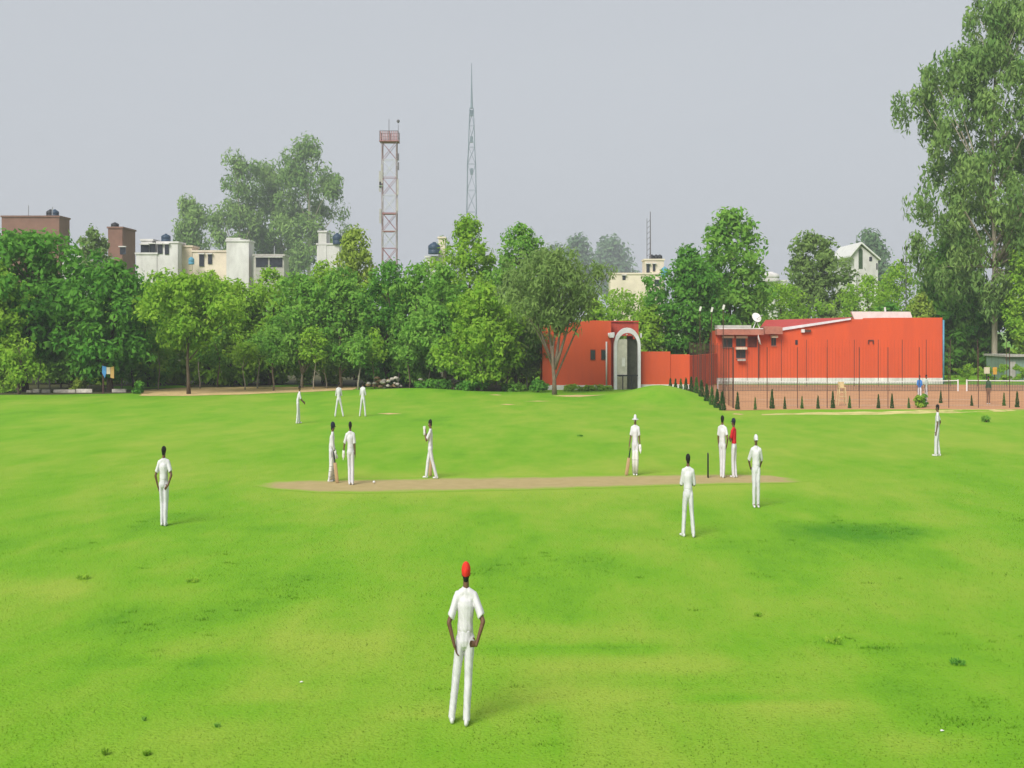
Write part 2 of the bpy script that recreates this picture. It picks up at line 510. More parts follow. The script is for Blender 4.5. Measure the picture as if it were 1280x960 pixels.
# ------------------------------------------------------------------ grass blades (uncountable)
def grass_blades(n, y0, y1, seed, lo, hi, wid):
    r = np.random.default_rng(seed)
    u = r.random(n)
    y = 1.0 / (1 / y0 + u * (1 / y1 - 1 / y0))              # thins out with distance
    x = (r.random(n) * 2 - 1) * (0.42 * y + 2.0)
    cl = fbm(x, y, 0.5, 40, 2)
    h = (lo + (hi - lo) * r.random(n)) * (0.55 + 0.9 * cl)
    ang = r.random(n) * 2 * np.pi
    lean = (0.25 + 0.6 * r.random(n)) * h
    w = wid * (0.7 + 0.6 * r.random(n)) * np.clip(y / 16, 1, 3)
    z = height(x, y)
    dx, dy = np.cos(ang), np.sin(ang)
    b = np.stack([x, y, z], -1)
    s = np.stack([-dy * w, dx * w, 0 * w], -1)
    tip = b + np.stack([dx * lean, dy * lean, h], -1)
    keep = ~((y > 33.4) & (y < 37.6) & (x > -7.2) & (x < 8.4) & (r.random(n) < np.clip(1.1 - 0.5 * np.abs((y - 35.4) / 1.9) ** 4, 0.3, 0.97)))
    b, s, tip = b[keep], s[keep], tip[keep]
    v = np.stack([b - s, b + s, tip], 1).reshape(-1, 3)
    q = np.arange(len(v)).reshape(-1, 3)
    t = grass_tint(b[:, 0], b[:, 1]) + (r.random(len(b)) - 0.5) * 0.28
    return v, q, np.clip(t, 0, 1)

def blade_material():
    m = bpy.data.materials.new("grass_blade")
    m.use_nodes = True
    n, l = m.node_tree.nodes, m.node_tree.links
    n.clear()
    out = n.new("ShaderNodeOutputMaterial")
    a = n.new("ShaderNodeAttribute"); a.attribute_name = "tint"
    r = n.new("ShaderNodeValToRGB")
    e = r.color_ramp.elements
    e[0].position = 0.0; e[0].color = (*[c * 1.1 for c in GRASS[0]], 1)
    e[1].position = 1.0; e[1].color = (*[c * 1.1 for c in GRASS[2]], 1)
    k = e.new(0.5); k.color = (*[c * 1.15 for c in GRASS[1]], 1)
    l.new(a.outputs["Fac"], r.inputs["Fac"])
    d = n.new("ShaderNodeBsdfDiffuse"); t = n.new("ShaderNodeBsdfDiffuse")
    up = n.new("ShaderNodeCombineXYZ"); up.inputs["Z"].default_value = 1.0      # a mown sward lights as one soft surface
    l.new(up.outputs["Vector"], t.inputs["Normal"])
    l.new(r.outputs["Color"], d.inputs["Color"]); l.new(r.outputs["Color"], t.inputs["Color"])
    ms = n.new("ShaderNodeMixShader"); ms.inputs[0].default_value = 0.96
    l.new(d.outputs[0], ms.inputs[1]); l.new(t.outputs[0], ms.inputs[2])
    l.new(ms.outputs[0], out.inputs["Surface"])
    return m

M_BLADE = blade_material()
bv, bq, bt = grass_blades(260000, 8.0, 48.0, 3, 0.006, 0.018, 0.0042)
def grass_tufts(n, seed):
    """low straggling tufts left by the mower, thicker in the lush streaks"""
    r = np.random.default_rng(seed)
    y = 1.0 / (1 / 9.0 + r.random(n * 6) * (1 / 30.0 - 1 / 9.0))
    x = (r.random(n * 6) * 2 - 1) * (0.42 * y + 1.5)
    p = np.clip((0.50 - grass_tint(x, y)) * 3.0, 0.02, 1) * (fbm(x, y, 1.6, 90, 2) > 0.5)
    k = np.nonzero(r.random(n * 6) < p)[0][:n]
    x, y = x[k], y[k]
    m = 26
    cx, cy = np.repeat(x, m), np.repeat(y, m)
    w = np.repeat(0.04 + 0.14 * r.random(len(x)) ** 2, m)
    N = len(cx)
    bx = cx + r.normal(size=N) * w * 1.5; by = cy + r.normal(size=N) * w * 0.8
    h = 0.018 + 0.026 * r.random(N)
    a = r.random(N) * 2 * np.pi
    dx, dy = np.cos(a), np.sin(a)
    b = np.stack([bx, by, height(bx, by)], -1)
    s_ = np.stack([-dy, dx, 0 * dx], -1) * 0.005
    v = np.stack([b - s_, b + s_, b + np.stack([dx * h * .6, dy * h * .6, h], -1)], 1).reshape(-1, 3)
    return v, np.arange(len(v)).reshape(-1, 3), np.clip(grass_tint(bx, by) - 0.16 + (r.random(N) - .5) * .25, 0, 1)
tv, tq, tt_ = grass_tufts(1300, 8)
bq = np.concatenate([bq, tq + len(bv)]); bv = np.concatenate([bv, tv]); bt = np.concatenate([bt, tt_])
tag(link("grass_blades", np_mesh("grass_blades", bv, bq, bt, M_BLADE)), "short mown green grass covering the cricket field", "grass", kind="stuff")

# ------------------------------------------------------------------ foliage
LEAF = {
    'bright': leaf_mat("leaf_bright", (0.200, 0.430, 0.034), (0.400, 0.610, 0.070), 0.52),
    'mid':    leaf_mat("leaf_mid", (0.135, 0.360, 0.044), (0.310, 0.550, 0.090), 0.52),
    'dark':   leaf_mat("leaf_dark", (0.068, 0.250, 0.030), (0.200, 0.450, 0.060), 0.5),
    'olive':  leaf_mat("leaf_olive", (0.150, 0.260, 0.064), (0.300, 0.440, 0.120), 0.5),
    'gum':    leaf_mat("leaf_gum", (0.130, 0.265, 0.062), (0.330, 0.490, 0.135), 0.5),
    'yellow': leaf_mat("leaf_yellow", (0.270, 0.400, 0.050), (0.450, 0.590, 0.105), 0.5),
    'conifer': leaf_mat("leaf_conifer", (0.018, 0.060, 0.016), (0.055, 0.130, 0.034), 0.2),
    'shade':  leaf_mat("leaf_shade", (0.045, 0.135, 0.026), (0.120, 0.270, 0.055), 0.4),
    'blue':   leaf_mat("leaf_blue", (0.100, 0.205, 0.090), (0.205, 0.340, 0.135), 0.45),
}
BARK = {
    'pale': mat("bark_pale", (0.33, 0.29, 0.23), 0.9, 0.2, 6, bump=0.5, stretch=(4, 4, 0.6)),
    'gum': mat("bark_gum", (0.52, 0.45, 0.36), 0.8, 0.18, 3, bump=0.3, stretch=(3, 3, 0.4)),
    'brown': mat("bark_brown", (0.10, 0.075, 0.05), 0.95, 0.25, 6, bump=0.6, stretch=(4, 4, 0.6)),
    'grey': mat("bark_grey", (0.20, 0.155, 0.11), 0.95, 0.25, 6, bump=0.6, stretch=(4, 4, 0.6)),
}

PROFILES = {
    'round': [(0, 0.45), (0.15, 0.8), (0.4, 1.0), (0.65, 0.92), (0.85, 0.6), (1, 0.15)],
    'oval':  [(0, 0.5), (0.2, 0.85), (0.45, 1.0), (0.7, 0.75), (0.9, 0.4), (1, 0.1)],
    'flat':  [(0, 0.35), (0.3, 0.75), (0.6, 1.0), (0.85, 0.85), (1, 0.35)],
    'column': [(0, 0.7), (0.2, 0.95), (0.5, 1.0), (0.8, 0.75), (1, 0.25)],
    'spire': [(0, 0.8), (0.2, 1.0), (0.5, 0.72), (0.8, 0.4), (1, 0.05)],
    'biggum': [(0, 0.5), (0.18, 0.78), (0.36, 1.0), (0.5, 0.86), (0.62, 0.92), (0.8, 0.55), (1, 0.25)],
    'gum':   [(0, 0.35), (0.12, 0.75), (0.3, 0.95), (0.5, 0.8), (0.62, 0.95), (0.8, 0.72), (0.93, 0.5), (1, 0.2)],
}

def crown_points(r, n_cl, prof, rx, ry, z0, z1, shell=0.45, lump=0.30, seed=0.0):
    tt, rr = np.array([p[0] for p in PROFILES[prof]]), np.array([p[1] for p in PROFILES[prof]])
    # heights weighted by the profile so that wide levels get more clumps
    t = r.random(n_cl * 4); keep = r.random(n_cl * 4) < np.interp(t, tt, rr) * 0.8 + 0.2
    t = t[keep][:n_cl]
    a = r.random(len(t)) * 2 * np.pi
    rad = np.interp(t, tt, rr)
    rad = rad * (1 + lump * np.sin(a * 3 + seed + t * 7) * 0.6 + lump * np.sin(a * 2 - seed * 2 + t * 13) * 0.7)
    rho = (shell + (1 - shell) * r.random(len(t)) ** 0.6) * rad
    return np.stack([np.cos(a) * rho * rx, np.sin(a) * rho * ry, z0 + t * (z1 - z0)], -1)

def leaves_on(r, centres, per, cr, ll, lw, droop=0.0, flat=0.75):
    """leaf-sized rhombs scattered in clumps round the centres"""
    n = len(centres)
    ci = np.repeat(np.arange(n), per)
    N = len(ci)
    size = (0.65 + 0.7 * r.random(n))[ci]
    d = r.normal(size=(N, 3)); d /= np.linalg.norm(d, axis=1, keepdims=True)
    rad = cr * size * (0.25 + 0.75 * r.random(N) ** 0.5)
    p = centres[ci] + d * rad[:, None] * np.array([1, 1, flat])
    if droop:
        p[:, 2] -= droop * cr * r.random(N) ** 1.5 * 2.2
    nm = d * 0.75 + np.array([0, 0, 0.5]) * (1 - droop) + r.normal(size=(N, 3)) * 0.4
    nm /= np.linalg.norm(nm, axis=1, keepdims=True)
    lo = r.normal(size=(N, 3)) + np.array([0, 0, -2.6 * droop - 0.3])
    lo -= nm * np.sum(lo * nm, 1, keepdims=True); lo /= np.linalg.norm(lo, axis=1, keepdims=True)
    sd = np.cross(nm, lo)
    s = (0.6 + 0.8 * r.random(N))[:, None]
    a, b = lo * ll * 0.5 * s, sd * lw * 0.5 * s
    v = np.stack([p - a, p + b - a * 0.15, p + a, p - b - a * 0.15], 1).reshape(-1, 3)
    q = np.arange(N * 4).reshape(-1, 4)
    tint = 0.5 + (r.random(n)[ci] - 0.5) * 0.55 + (r.random(N) - 0.5) * 0.55
    return v, q, np.clip(tint, 0, 1)

TREE_N = [0]
def tree(name, label, px, Y, ytop, ybot, wpx, leaf, bark='brown', prof='round', leaf_len=0.32, n=9000, cl=None,
         droop=0.28, trunk=0.13, cat="tree", group=None, lean=0.0, forks=0, shell=0.30, lump=0.42, crad=None, thick=0.8, limbs=11, dx=0.0, dens=0.72, k=7, up=0.72):
    """one tree: Empty at its foot > trunk (with limbs), crown. Crown spans photo rows ytop..ybot at distance Y."""
    TREE_N[0] += 1
    sd = TREE_N[0]
    r = np.random.default_rng(100 + sd)
    X = (px - 640) / F * Y
    zb = zat(X, Y)
    z1 = CAM_H + (HOR - ytop) / F * Y - zb
    z0 = CAM_H + (HOR - ybot) / F * Y - zb
    rx = wpx / F * Y * (0.57 if group == "trees of the belt along the boundary" else 0.5)
    ry = max(rx * thick, 1.2)
    root = empty(name, (X, Y, zb - 0.03), label, cat, group)
    ncl = cl or int(np.clip(44 * rx * (z1 - z0) / 4.0, 40, 240))
    cr = crad or max(0.36, 0.98 * ((rx * ry * (z1 - z0)) / ncl) ** (1 / 3))
    c = crown_points(r, ncl, prof, max(rx - cr * 0.55, 0.2), max(ry - cr * 0.55, 0.2), z0 + cr * 0.5, z1 - cr * 0.55, shell, lump, sd * 1.7)
    c[:, 0] += dx
    # limbs: trunk, then branches that reach clumps
    mb = MB()
    top = Vector((lean + dx * 0.8, 0, z0 + (z1 - z0) * (up if forks == 0 else 0.35)))
    sway = [Vector((math.sin(sd * 3.1 + i * 7.8 / k) * 0.36 * i / k, math.cos(sd * 1.7 + i * 6.6 / k) * 0.3 * i / k, 0)) for i in range(k)]
    pts = [Vector((0, 0, -0.15)).lerp(top, i / (k - 1)) + sway[i] for i in range(k)]
    mb.tube(pts, [trunk * (1.35 if i == 0 else 1.0 - 0.75 * (i / (k - 1))) for i in range(k)], 9)
    order = r.permutation(len(c))[:limbs]
    for j in order:
        tgt = Vector(c[j])
        reach = math.hypot(tgt.x, tgt.y) * (0.9 if droop < .5 else 1.5)
        i0 = int(np.clip(((tgt.z - reach) / max(top.z, 0.1)) * (k - 1), k * 0.28, k - 2))
        st = pts[i0]
        mid = st.lerp(tgt, 0.5) + Vector((0, 0, 0.12 * (tgt - st).length * (1 - droop)))
        r0 = trunk * (1.0 - 0.75 * (i0 / (k - 1))) * 0.55
        mb.tube([st, mid, tgt], [r0, r0 * 0.6, r0 * 0.2], 6)
    mb.build("trunk", BARK[bark], root, True)
    per = max(16, int(n * dens) // len(c))
    v, q, t = leaves_on(r, c, per, cr, leaf_len, leaf_len * (0.5 if droop < .3 else 0.34), droop)
    link("crown", np_mesh("crown", v, q, t, LEAF[leaf]), root)
    return root

# --- the belt of trees behind the boundary, left to right
G_BELT = "trees of the belt along the boundary"
tree("broad_tree", "big dark broad-leaved tree at the far left end of the belt", 32, 86, 284, 440, 150, 'dark', prof='flat', trunk=0.2, n=15000, group=G_BELT, leaf_len=0.42)
tree("leafy_tree", "light green leafy tree cut by the left edge of the photograph", -4, 84, 322, 462, 74, 'bright', prof='oval', n=8000, group=G_BELT)
tree("young_tree", "young tree with bent dark stem and light leaves before the far left dark tree", 24, 82.5, 415, 478, 44, 'bright', prof='round', n=1500, trunk=0.1, group=G_BELT, leaf_len=0.28, cl=16)
tree("leafy_tree", "mid green tree between the far left dark tree and the tree with painted boards", 88, 87, 350, 475, 78, 'mid', prof='oval', n=9000, group=G_BELT)
tree("broad_tree", "dark green round-topped tree with the blue and yellow boards at its trunk", 138, 85, 320, 470, 126, 'dark', prof='round', trunk=0.2, n=15000, group=G_BELT, leaf_len=0.38)
tree("leafy_tree", "narrow green tree just right of the painted boards", 186, 92, 352, 482, 62, 'mid', prof='column', n=8000, group=G_BELT)
tree("spreading_tree", "bright yellow-green spreading tree with a dark double stem before the sandy path", 236, 82.6, 338, 432, 112, 'bright', prof='flat', n=10500, trunk=0.12, group=G_BELT)
tree("leafy_tree", "bright green bushy tree below the white box-shaped house", 294, 94, 346, 480, 84, 'bright', prof='oval', n=10500, group=G_BELT)
tree("leafy_tree", "yellow-green tree below the dark-roofed shed", 338, 95, 332, 470, 84, 'bright', prof='round', n=9500, group=G_BELT)
tree("slender_tree", "mid green tree with two pale stems, behind the bent fielder", 377, 91.5, 336, 456, 86, 'mid', bark='pale', prof='round', n=9500, trunk=0.09, group=G_BELT)
tree("slender_tree", "mid green tree with grey stem above the two far fielders", 426, 91, 328, 462, 86, 'mid', bark='grey', prof='oval', n=10500, trunk=0.11, group=G_BELT)
tree("feathery_tree", "feathery pale yellow-green treetop showing above the belt beside the lattice tower", 444, 104, 279, 360, 64, 'yellow', prof='spire', n=4200, group=G_BELT, leaf_len=0.34)
tree("broad_tree", "dark green tree below the red and white lattice tower", 484, 92, 322, 478, 90, 'dark', prof='round', n=11500, group=G_BELT, trunk=0.18)
tree("leafy_tree", "soft green tree below the dark blue tank house", 524, 91, 326, 474, 78, 'mid', prof='round', n=9000, group=G_BELT, trunk=0.16)
tree("tall_tree", "tall bright green tree below the tapering radio mast", 584, 96, 264, 440, 84, 'bright', prof='oval', n=13000, group=G_BELT, trunk=0.22)
tree("leafy_tree", "mid green tree with drooping skirt left of the low leafy tree", 556, 88, 328, 462, 66, 'mid', prof='round', n=9000, group=G_BELT)
tree("low_tree", "lighter green leafy tree with foliage hanging nearly to the grass, mid belt", 602, 85.5, 346, 474, 96, 'bright', bark='pale', prof='oval', n=12500, trunk=0.1, group=G_BELT)
tree("tall_tree", "tall leafy green tree rising behind the olive willow-like tree", 652, 95, 277, 420, 84, 'mid', prof='oval', n=11500, group=G_BELT, trunk=0.2)
tree("broad_tree", "dull dark tree filling the gap beside the red gate building", 645, 89, 335, 470, 70, 'olive', prof='column', n=8500, group=G_BELT, trunk=0.14)

tree("leafy_tree", "light green treetop just below the white flat house", 205, 97, 332, 440, 66, 'bright', prof='round', n=7000, group=G_BELT)
tree("leafy_tree", "yellowish treetop just below the low cream terrace", 262, 97, 336, 440, 64, 'bright', prof='oval', n=7000, group=G_BELT)
tree("leafy_tree", "mid green treetop between the yellow feathery top and the slender trees", 404, 98, 322, 440, 60, 'bright', prof='oval', n=6500, group=G_BELT)
# the willow-like tree with the forked trunk, before the gate building
wt = tree("willowy_tree", "olive willow-like tree with forked trunk before the red gate building", 693, 81.5, 302, 408, 122, 'olive', bark='grey', prof='flat', n=12500, droop=0.55, trunk=0.14, forks=1, leaf_len=0.34, limbs=5, lump=.45, group=G_BELT)
mb = MB()
zf = 2.0
for (dx_, dy_, dz_) in [(-0.95, 0.2, 5.2), (0.85, -0.2, 5.6), (-0.35, 0.5, 6.2), (0.40, 0.2, 6.6)]:
    mb.tube([(0, 0, zf - 0.35), (dx_ * 0.45, dy_ * 0.4, zf + 0.75), (dx_ * 0.85, dy_, zf + 1.9), (dx_ * 1.4, dy_ * 1.5, dz_)], [0.13, 0.10, 0.075, 0.03], 7)
mb.build("fork", BARK['grey'], wt, True)

# thin saplings standing in the shade of the belt
G_SAP = "saplings in the shade of the belt"
sap = [(62, 'pale'), (76, 'brown'), (112, 'pale'), (166, 'brown'), (198, 'pale'), (250, 'pale'), (272, 'grey'), (306, 'pale'), (342, 'grey'), (392, 'pale'), (448, 'pale'), (468, 'grey'),
       (498, 'pale'), (512, 'brown'), (536, 'pale'), (566, 'grey'), (582, 'pale'), (620, 'pale'), (634, 'grey'), (658, 'pale'), (668, 'brown')]
sap = sorted(sap + [(48, 'pale'), (152, 'pale'), (322, 'pale'), (408, 'pale')])
ords = ["first", "second", "third", "fourth", "fifth", "sixth", "seventh", "eighth", "ninth", "tenth", "eleventh", "twelfth", "thirteenth", "fourteenth", "fifteenth", "sixteenth",
        "seventeenth", "eighteenth", "nineteenth", "twentieth", "twenty-first", "twenty-second", "twenty-third", "twenty-fourth", "twenty-fifth"]
for i, (px, bk) in enumerate(sap):
    Y = 87.2 + (i * 37 % 11) * 0.42
    tree("sapling", "thin %s-stemmed sapling, %s from the left under the belt" % ({'pale': 'pale', 'brown': 'dark', 'grey': 'grey'}[bk], ords[i]), px, Y,
         392 + (i * 53 % 30), 446 + (i * 29 % 18), 34 + (i * 17 % 14), 'mid' if i % 3 else 'bright', bark=bk, prof='oval', n=1500, cl=16, trunk=0.045 + 0.01 * (i % 3), leaf_len=0.26, group=G_SAP, limbs=4, cat="sapling")

# the shaded thicket behind the trunks: one mass
def thicket(name, label, boxes, leaf, n, ll, seed):
    r = np.random.default_rng(seed)
    V, Q, T, o = [], [], [], 0
    for (x0, x1, y0, y1, za, zb_) in boxes:
        k = int(n * (x1 - x0) / sum(b[1] - b[0] for b in boxes))
        c = np.stack([x0 + (x1 - x0) * r.random(k // 60 + 4), y0 + (y1 - y0) * r.random(k // 60 + 4), 0 * r.random(k // 60 + 4)], -1)
        c[:, 2] = za + (zb_ - za) * r.random(len(c)) * (0.55 + 0.45 * fbm(c[:, 0], c[:, 1], 3.0, seed))
        v, q, t = leaves_on(r, c, 60, 0.75, ll, ll * 0.5, 0.15)
        V.append(v); Q.append(q + o); T.append(t); o += len(v)
    return tag(link(name, np_mesh(name, np.concatenate(V), np.concatenate(Q), np.concatenate(T), LEAF[leaf])), label, "undergrowth", kind="stuff")
thicket("undergrowth", "dense dark undergrowth filling the space behind the trunks of the belt", [(-46, 3.0, 95, 99, 0.2, 8.6)], 'bright', 60000, 0.5, 77)
thicket("undergrowth", "tangled dark growth below the big gum tree beyond the court", [(33.5, 52, 113, 118, 0.2, 8.5)], 'dark', 16000, 0.55, 78)

# --- trees round the red buildings
tree("bushy_tree", "pale green bushy tree behind the roof of the arched gate", 776, 112, 354, 440, 104, 'bright', prof='round', n=8000, group="trees behind the red buildings")
tree("bushy_tree", "bright green small tree between the gate and the dense dark tree", 812, 100, 372, 452, 48, 'bright', prof='oval', n=5000, group="trees behind the red buildings")
tree("bushy_tree", "light green tree just right of the willow-like tree's crown", 742, 108, 372, 440, 44, 'bright', prof='oval', n=4500, group="trees behind the red buildings")
tree("dense_tree", "dense dark green round tree beside the three floodlight poles", 862, 101, 303, 456, 104, 'dark', prof='round', n=17000, trunk=0.25, group="trees behind the red buildings", leaf_len=0.36)
tree("tall_tree", "tall big-leaved green tree rising behind the dense dark tree", 914, 107, 255, 440, 116, 'mid', prof='oval', n=12000, trunk=0.25, group="trees behind the red buildings", leaf_len=0.48, lump=0.4)
tree("bushy_tree", "low yellowish green bush-like tree above the porch of the long red building", 976, 118, 348, 440, 108, 'bright', prof='round', n=7000, group="trees behind the red buildings")
tree("rounded_tree", "dark rounded tree standing before the white gabled house", 1019, 128, 287, 420, 96, 'olive', prof='round', n=13000, group="trees behind the red buildings", leaf_len=0.45)
tree("bushy_tree", "green bush-like tree directly below the white gabled house", 1086, 122, 342, 420, 80, 'bright', prof='round', n=6500, group="trees behind the red buildings")
tree("feathery_tree", "feathery olive green tree behind the lamp mast and the pale roof sheet", 1124, 126, 320, 420, 84, 'bright', prof='oval', n=6500, group="trees behind the red buildings")
tree("bushy_tree", "vivid yellow-green bush-like tree at the right end of the long red building", 1152, 112, 364, 430, 36, 'yellow', prof='round', n=4000, group="trees behind the red buildings")
# --- the tall gums on the right
G_GUM = "tall gum trees"
g = tree("gum_tree", "giant gum tree with pale trunk, taller than the photograph", 1243, 110, -45, 388, 250, 'gum', bark='gum', prof='biggum', n=44000, cl=300, droop=0.85, trunk=0.26, leaf_len=0.52, group=G_GUM, lump=0.14, crad=0.95, shell=0.12, limbs=70, k=18, up=0.9, dens=0.95)
tree("gum_tree", "slim gum tree with drooping leaves at the right edge of the photograph", 1296, 113, 60, 400, 84, 'gum', bark='gum', prof='gum', n=9000, cl=44, droop=0.7, trunk=0.3, leaf_len=0.6, group=G_GUM, crad=1.3)
tree("weeping_tree", "dark weeping tree hanging below the giant gum, left of its trunk", 1190, 116, 280, 452, 84, 'mid', bark='brown', prof='column', n=20000, cl=80, droop=0.8, trunk=0.3, leaf_len=0.6, group=G_GUM, crad=1.2)
tree("leafy_tree", "bright green tree at the right edge below the giant gum", 1284, 106, 296, 452, 62, 'bright', prof='oval', n=9000, group=G_GUM)
# --- far trees
G_FAR = "far trees above the rooftops"
tree("far_gum_tree", "small three-lobed gum tree far behind the white houses", 240, 300, 239, 330, 70, 'gum', bark='gum', prof='gum', n=6500, cl=26, droop=0.5, leaf_len=1.1, crad=2.3, group=G_FAR, trunk=0.5, lump=0.5)
tree("far_gum_tree", "sparse leaning gum tree, leftmost of the tall group above the shed", 298, 320, 181, 330, 72, 'gum', bark='gum', prof='gum', n=8000, cl=34, droop=0.5, leaf_len=1.2, crad=2.7, group=G_FAR, trunk=0.5, lump=0.55)
tree("far_gum_tree", "broad middle gum tree of the tall group above the shed", 342, 330, 190, 345, 112, 'gum', bark='gum', prof='oval', n=16000, cl=74, droop=0.4, leaf_len=1.2, crad=3.0, group=G_FAR, trunk=0.6)
tree("far_gum_tree", "tallest gum tree of the group, tapering top above the shed", 386, 320, 163, 345, 112, 'gum', bark='gum', prof='oval', n=15000, cl=66, droop=0.45, leaf_len=1.2, crad=2.7, group=G_FAR, trunk=0.6, lump=0.35)
tree("far_tree", "thin olive tree between the two brown rooftop rooms", 118, 140, 281, 340, 38, 'olive', prof='round', n=3000, leaf_len=0.45, group=G_FAR)
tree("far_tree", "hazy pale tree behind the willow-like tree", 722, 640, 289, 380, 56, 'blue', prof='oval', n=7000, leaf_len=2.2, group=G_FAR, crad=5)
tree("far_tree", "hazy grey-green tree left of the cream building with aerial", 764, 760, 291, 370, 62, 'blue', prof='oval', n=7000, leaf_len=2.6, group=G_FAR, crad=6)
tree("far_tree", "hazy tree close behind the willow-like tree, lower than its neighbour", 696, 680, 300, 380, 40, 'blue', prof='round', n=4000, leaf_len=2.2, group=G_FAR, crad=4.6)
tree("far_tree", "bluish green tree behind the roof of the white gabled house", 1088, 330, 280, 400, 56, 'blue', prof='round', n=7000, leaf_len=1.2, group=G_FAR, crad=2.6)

# ------------------------------------------------------------------ shrubs and hedges
def shrub(name, label, px, py, hpx, wpx, leaf, n=900, prof='round', group=None, ll=0.26, cat="shrub"):
    b = gp(px, py); Y = b.y
    TREE_N[0] += 1
    r = np.random.default_rng(900 + TREE_N[0])
    h, rx = hpx / F * Y, wpx / F * Y * 0.5
    root = empty(name, (b.x, Y, zat(b.x, Y) - 0.02), label, cat, group)
    ncl = int(np.clip(rx * h * 14, 7, 40))
    cr = max(0.16, 0.9 * (rx * max(rx, .4) * h / ncl) ** (1 / 3))
    c = crown_points(r, ncl, prof, max(rx - cr * .5, .05), max(rx * .8, .3), cr * .6, max(h - cr * .5, cr * .7), 0.3, 0.25, TREE_N[0])
    v, q, t = leaves_on(r, c, max(12, n // ncl), cr, ll, ll * 0.5, 0.0)
    link("foliage", np_mesh("foliage", v, q, t, LEAF[leaf]), root)
    mb = MB()
    for j in r.permutation(len(c))[:4]:
        mb.tube([(0, 0, -0.05), Vector(c[j]) * 0.5 + Vector((0, 0, 0.05)), c[j]], [0.025, 0.018, 0.008], 5)
    mb.build("stem", BARK['brown'], root)
    return root
shrub("shrub", "bright green bush at the left edge beside the bent young tree", 6, 491, 34, 40, 'bright')
shrub("shrub", "straw-yellow tuft of tall weeds between the belt's trunks left of the boards", 102, 489, 22, 22, 'yellow', 500)
shrub("shrub", "dark low bush at the foot of the tree right of the painted boards", 173, 492, 18, 18, 'dark', 500)
shrub("shrub", "low bush at the left foot of the red gate building", 672, 490, 16, 30, 'dark', 700)
shrub("shrub", "green bush between the low leafy tree and the gate building", 645, 489, 10, 40, 'mid', 600)
shrub("shrub", "small clump of weeds on the grass near the far right end of the dirt path", 1233, 528, 9, 7, 'mid', 120, ll=0.16)
shrub("shrub", "dark bushy shrub under the low leafy tree of the belt", 590, 490, 16, 50, 'dark', 800)
shrub("shrub", "dark bushy shrub at the edge of grass right of the rubble heaps", 540, 488, 12, 56, 'dark', 800)
shrub("shrub", "round light green bush on the court verge before the player in blue", 1147, 510, 19, 13, 'bright', 500, ll=0.18)
shrub("shrub", "dark green bush close beside the round light green verge bush", 1155, 509, 17, 7, 'dark', 320, ll=0.16)
# clipped hedges by the gate building
for (x0, x1, Y, zt, lab) in [((700 - 640) / F * 86.5, (764 - 640) / F * 86.5, 86.4, 0.42, "low green hedge along the white plinth of the gate building"),
                             ((1178 - 640) / F * 101, 50.0, 101.5, 1.35, "long green hedge behind the far court, right of the long red building")]:
    r = np.random.default_rng(int(x0 * 10) + 7)
    k = int((x1 - x0) * 9)
    c = np.stack([x0 + (x1 - x0) * r.random(k), Y + (r.random(k) - .5) * 0.6, 0.1 + (zt - 0.2) * r.random(k)], -1)
    root = empty("hedge", ((x0 + x1) / 2, Y, 0), lab, "hedge")
    v, q, t = leaves_on(r, c - np.array([(x0 + x1) / 2, Y, 0]), 60, 0.24, 0.17, 0.09)
    link("foliage", np_mesh("foliage", v, q, t, LEAF['bright']), root)

# small pointed conifers along the court, side row then front row
def conifer_mesh(seed, leaf):
    r = np.random.default_rng(seed)
    n = 420
    t = r.random(n) ** 1.3
    a = r.random(n) * 2 * np.pi
    rad = 0.17 * (1 - t) ** 0.8 * (0.6 + 0.5 * r.random(n)) + 0.01
    p = np.stack([np.cos(a) * rad, np.sin(a) * rad, 0.05 + t * 1.15], -1)
    d = np.stack([np.cos(a) * .5, np.sin(a) * .5, 0 * a + 1.0], -1) + r.normal(size=(n, 3)) * 0.25
    d /= np.linalg.norm(d, axis=1, keepdims=True)
    s = np.cross(d, r.normal(size=(n, 3))); s /= np.linalg.norm(s, axis=1, keepdims=True)
    L = 0.16
    v = np.stack([p - d * L * .5, p + s * .025, p + d * L * .5, p - s * .025], 1).reshape(-1, 3)
    return np_mesh("foliage", v, np.arange(n * 4).reshape(-1, 4), r.random(n), LEAF[leaf])
CON = [conifer_mesh(4, 'conifer'), conifer_mesh(5, 'shade'), conifer_mesh(6, 'conifer')]
CSTEM = MB().tube([(0, 0, -0.05), (0, 0, 0.5), (0, 0, 1.0)], [0.025, 0.018, 0.006], 6).mesh("stem", BARK['brown'])
def conifer(label, px, py, hpx, group, i, sxy=1.0):
    b = gp(px, py)
    root = empty("conifer", (b.x, b.y, zat(b.x, b.y) - 0.02), label, "conifer", group)
    s = hpx / F * b.y / 1.28
    for nm, me in (("foliage", CON[i % 3]), ("stem", CSTEM)):
        o = link(nm, me, root); o.scale = (s * sxy, s * sxy, s); o.rotation_euler = (0, 0, i * 1.3)
front = [(922, 512, 24), (944, 512.5, 17), (965, 511, 26), (981, 511.5, 17), (1002.5, 511, 17), (1022.5, 511, 18), (1041, 510.5, 23), (1062, 510.5, 17), (1098, 510.5, 19), (1115, 510.5, 20), (1136, 510.5, 15),
         (1176, 504, 17), (1214.5, 507.5, 15), (1255, 507.5, 18), (1271.5, 509.5, 22)]
for i, (px, py, h) in enumerate(front):
    conifer("small pointed dark conifer, %s from the left in the row before the clay court" % ords[i], px, py, h, "conifers before the court", i, 0.85)
for i in range(11):
    f = i / 10
    px, Yc = 838 + (903 - 838) * f, 86.5 + (66.5 - 86.5) * f
    conifer("dark conifer along the court's side fence, %s from its far end" % ords[i], px, HOR + F * CAM_H / Yc, 17 + 9 * f, "conifers along the side fence", i + 2, 1.15)

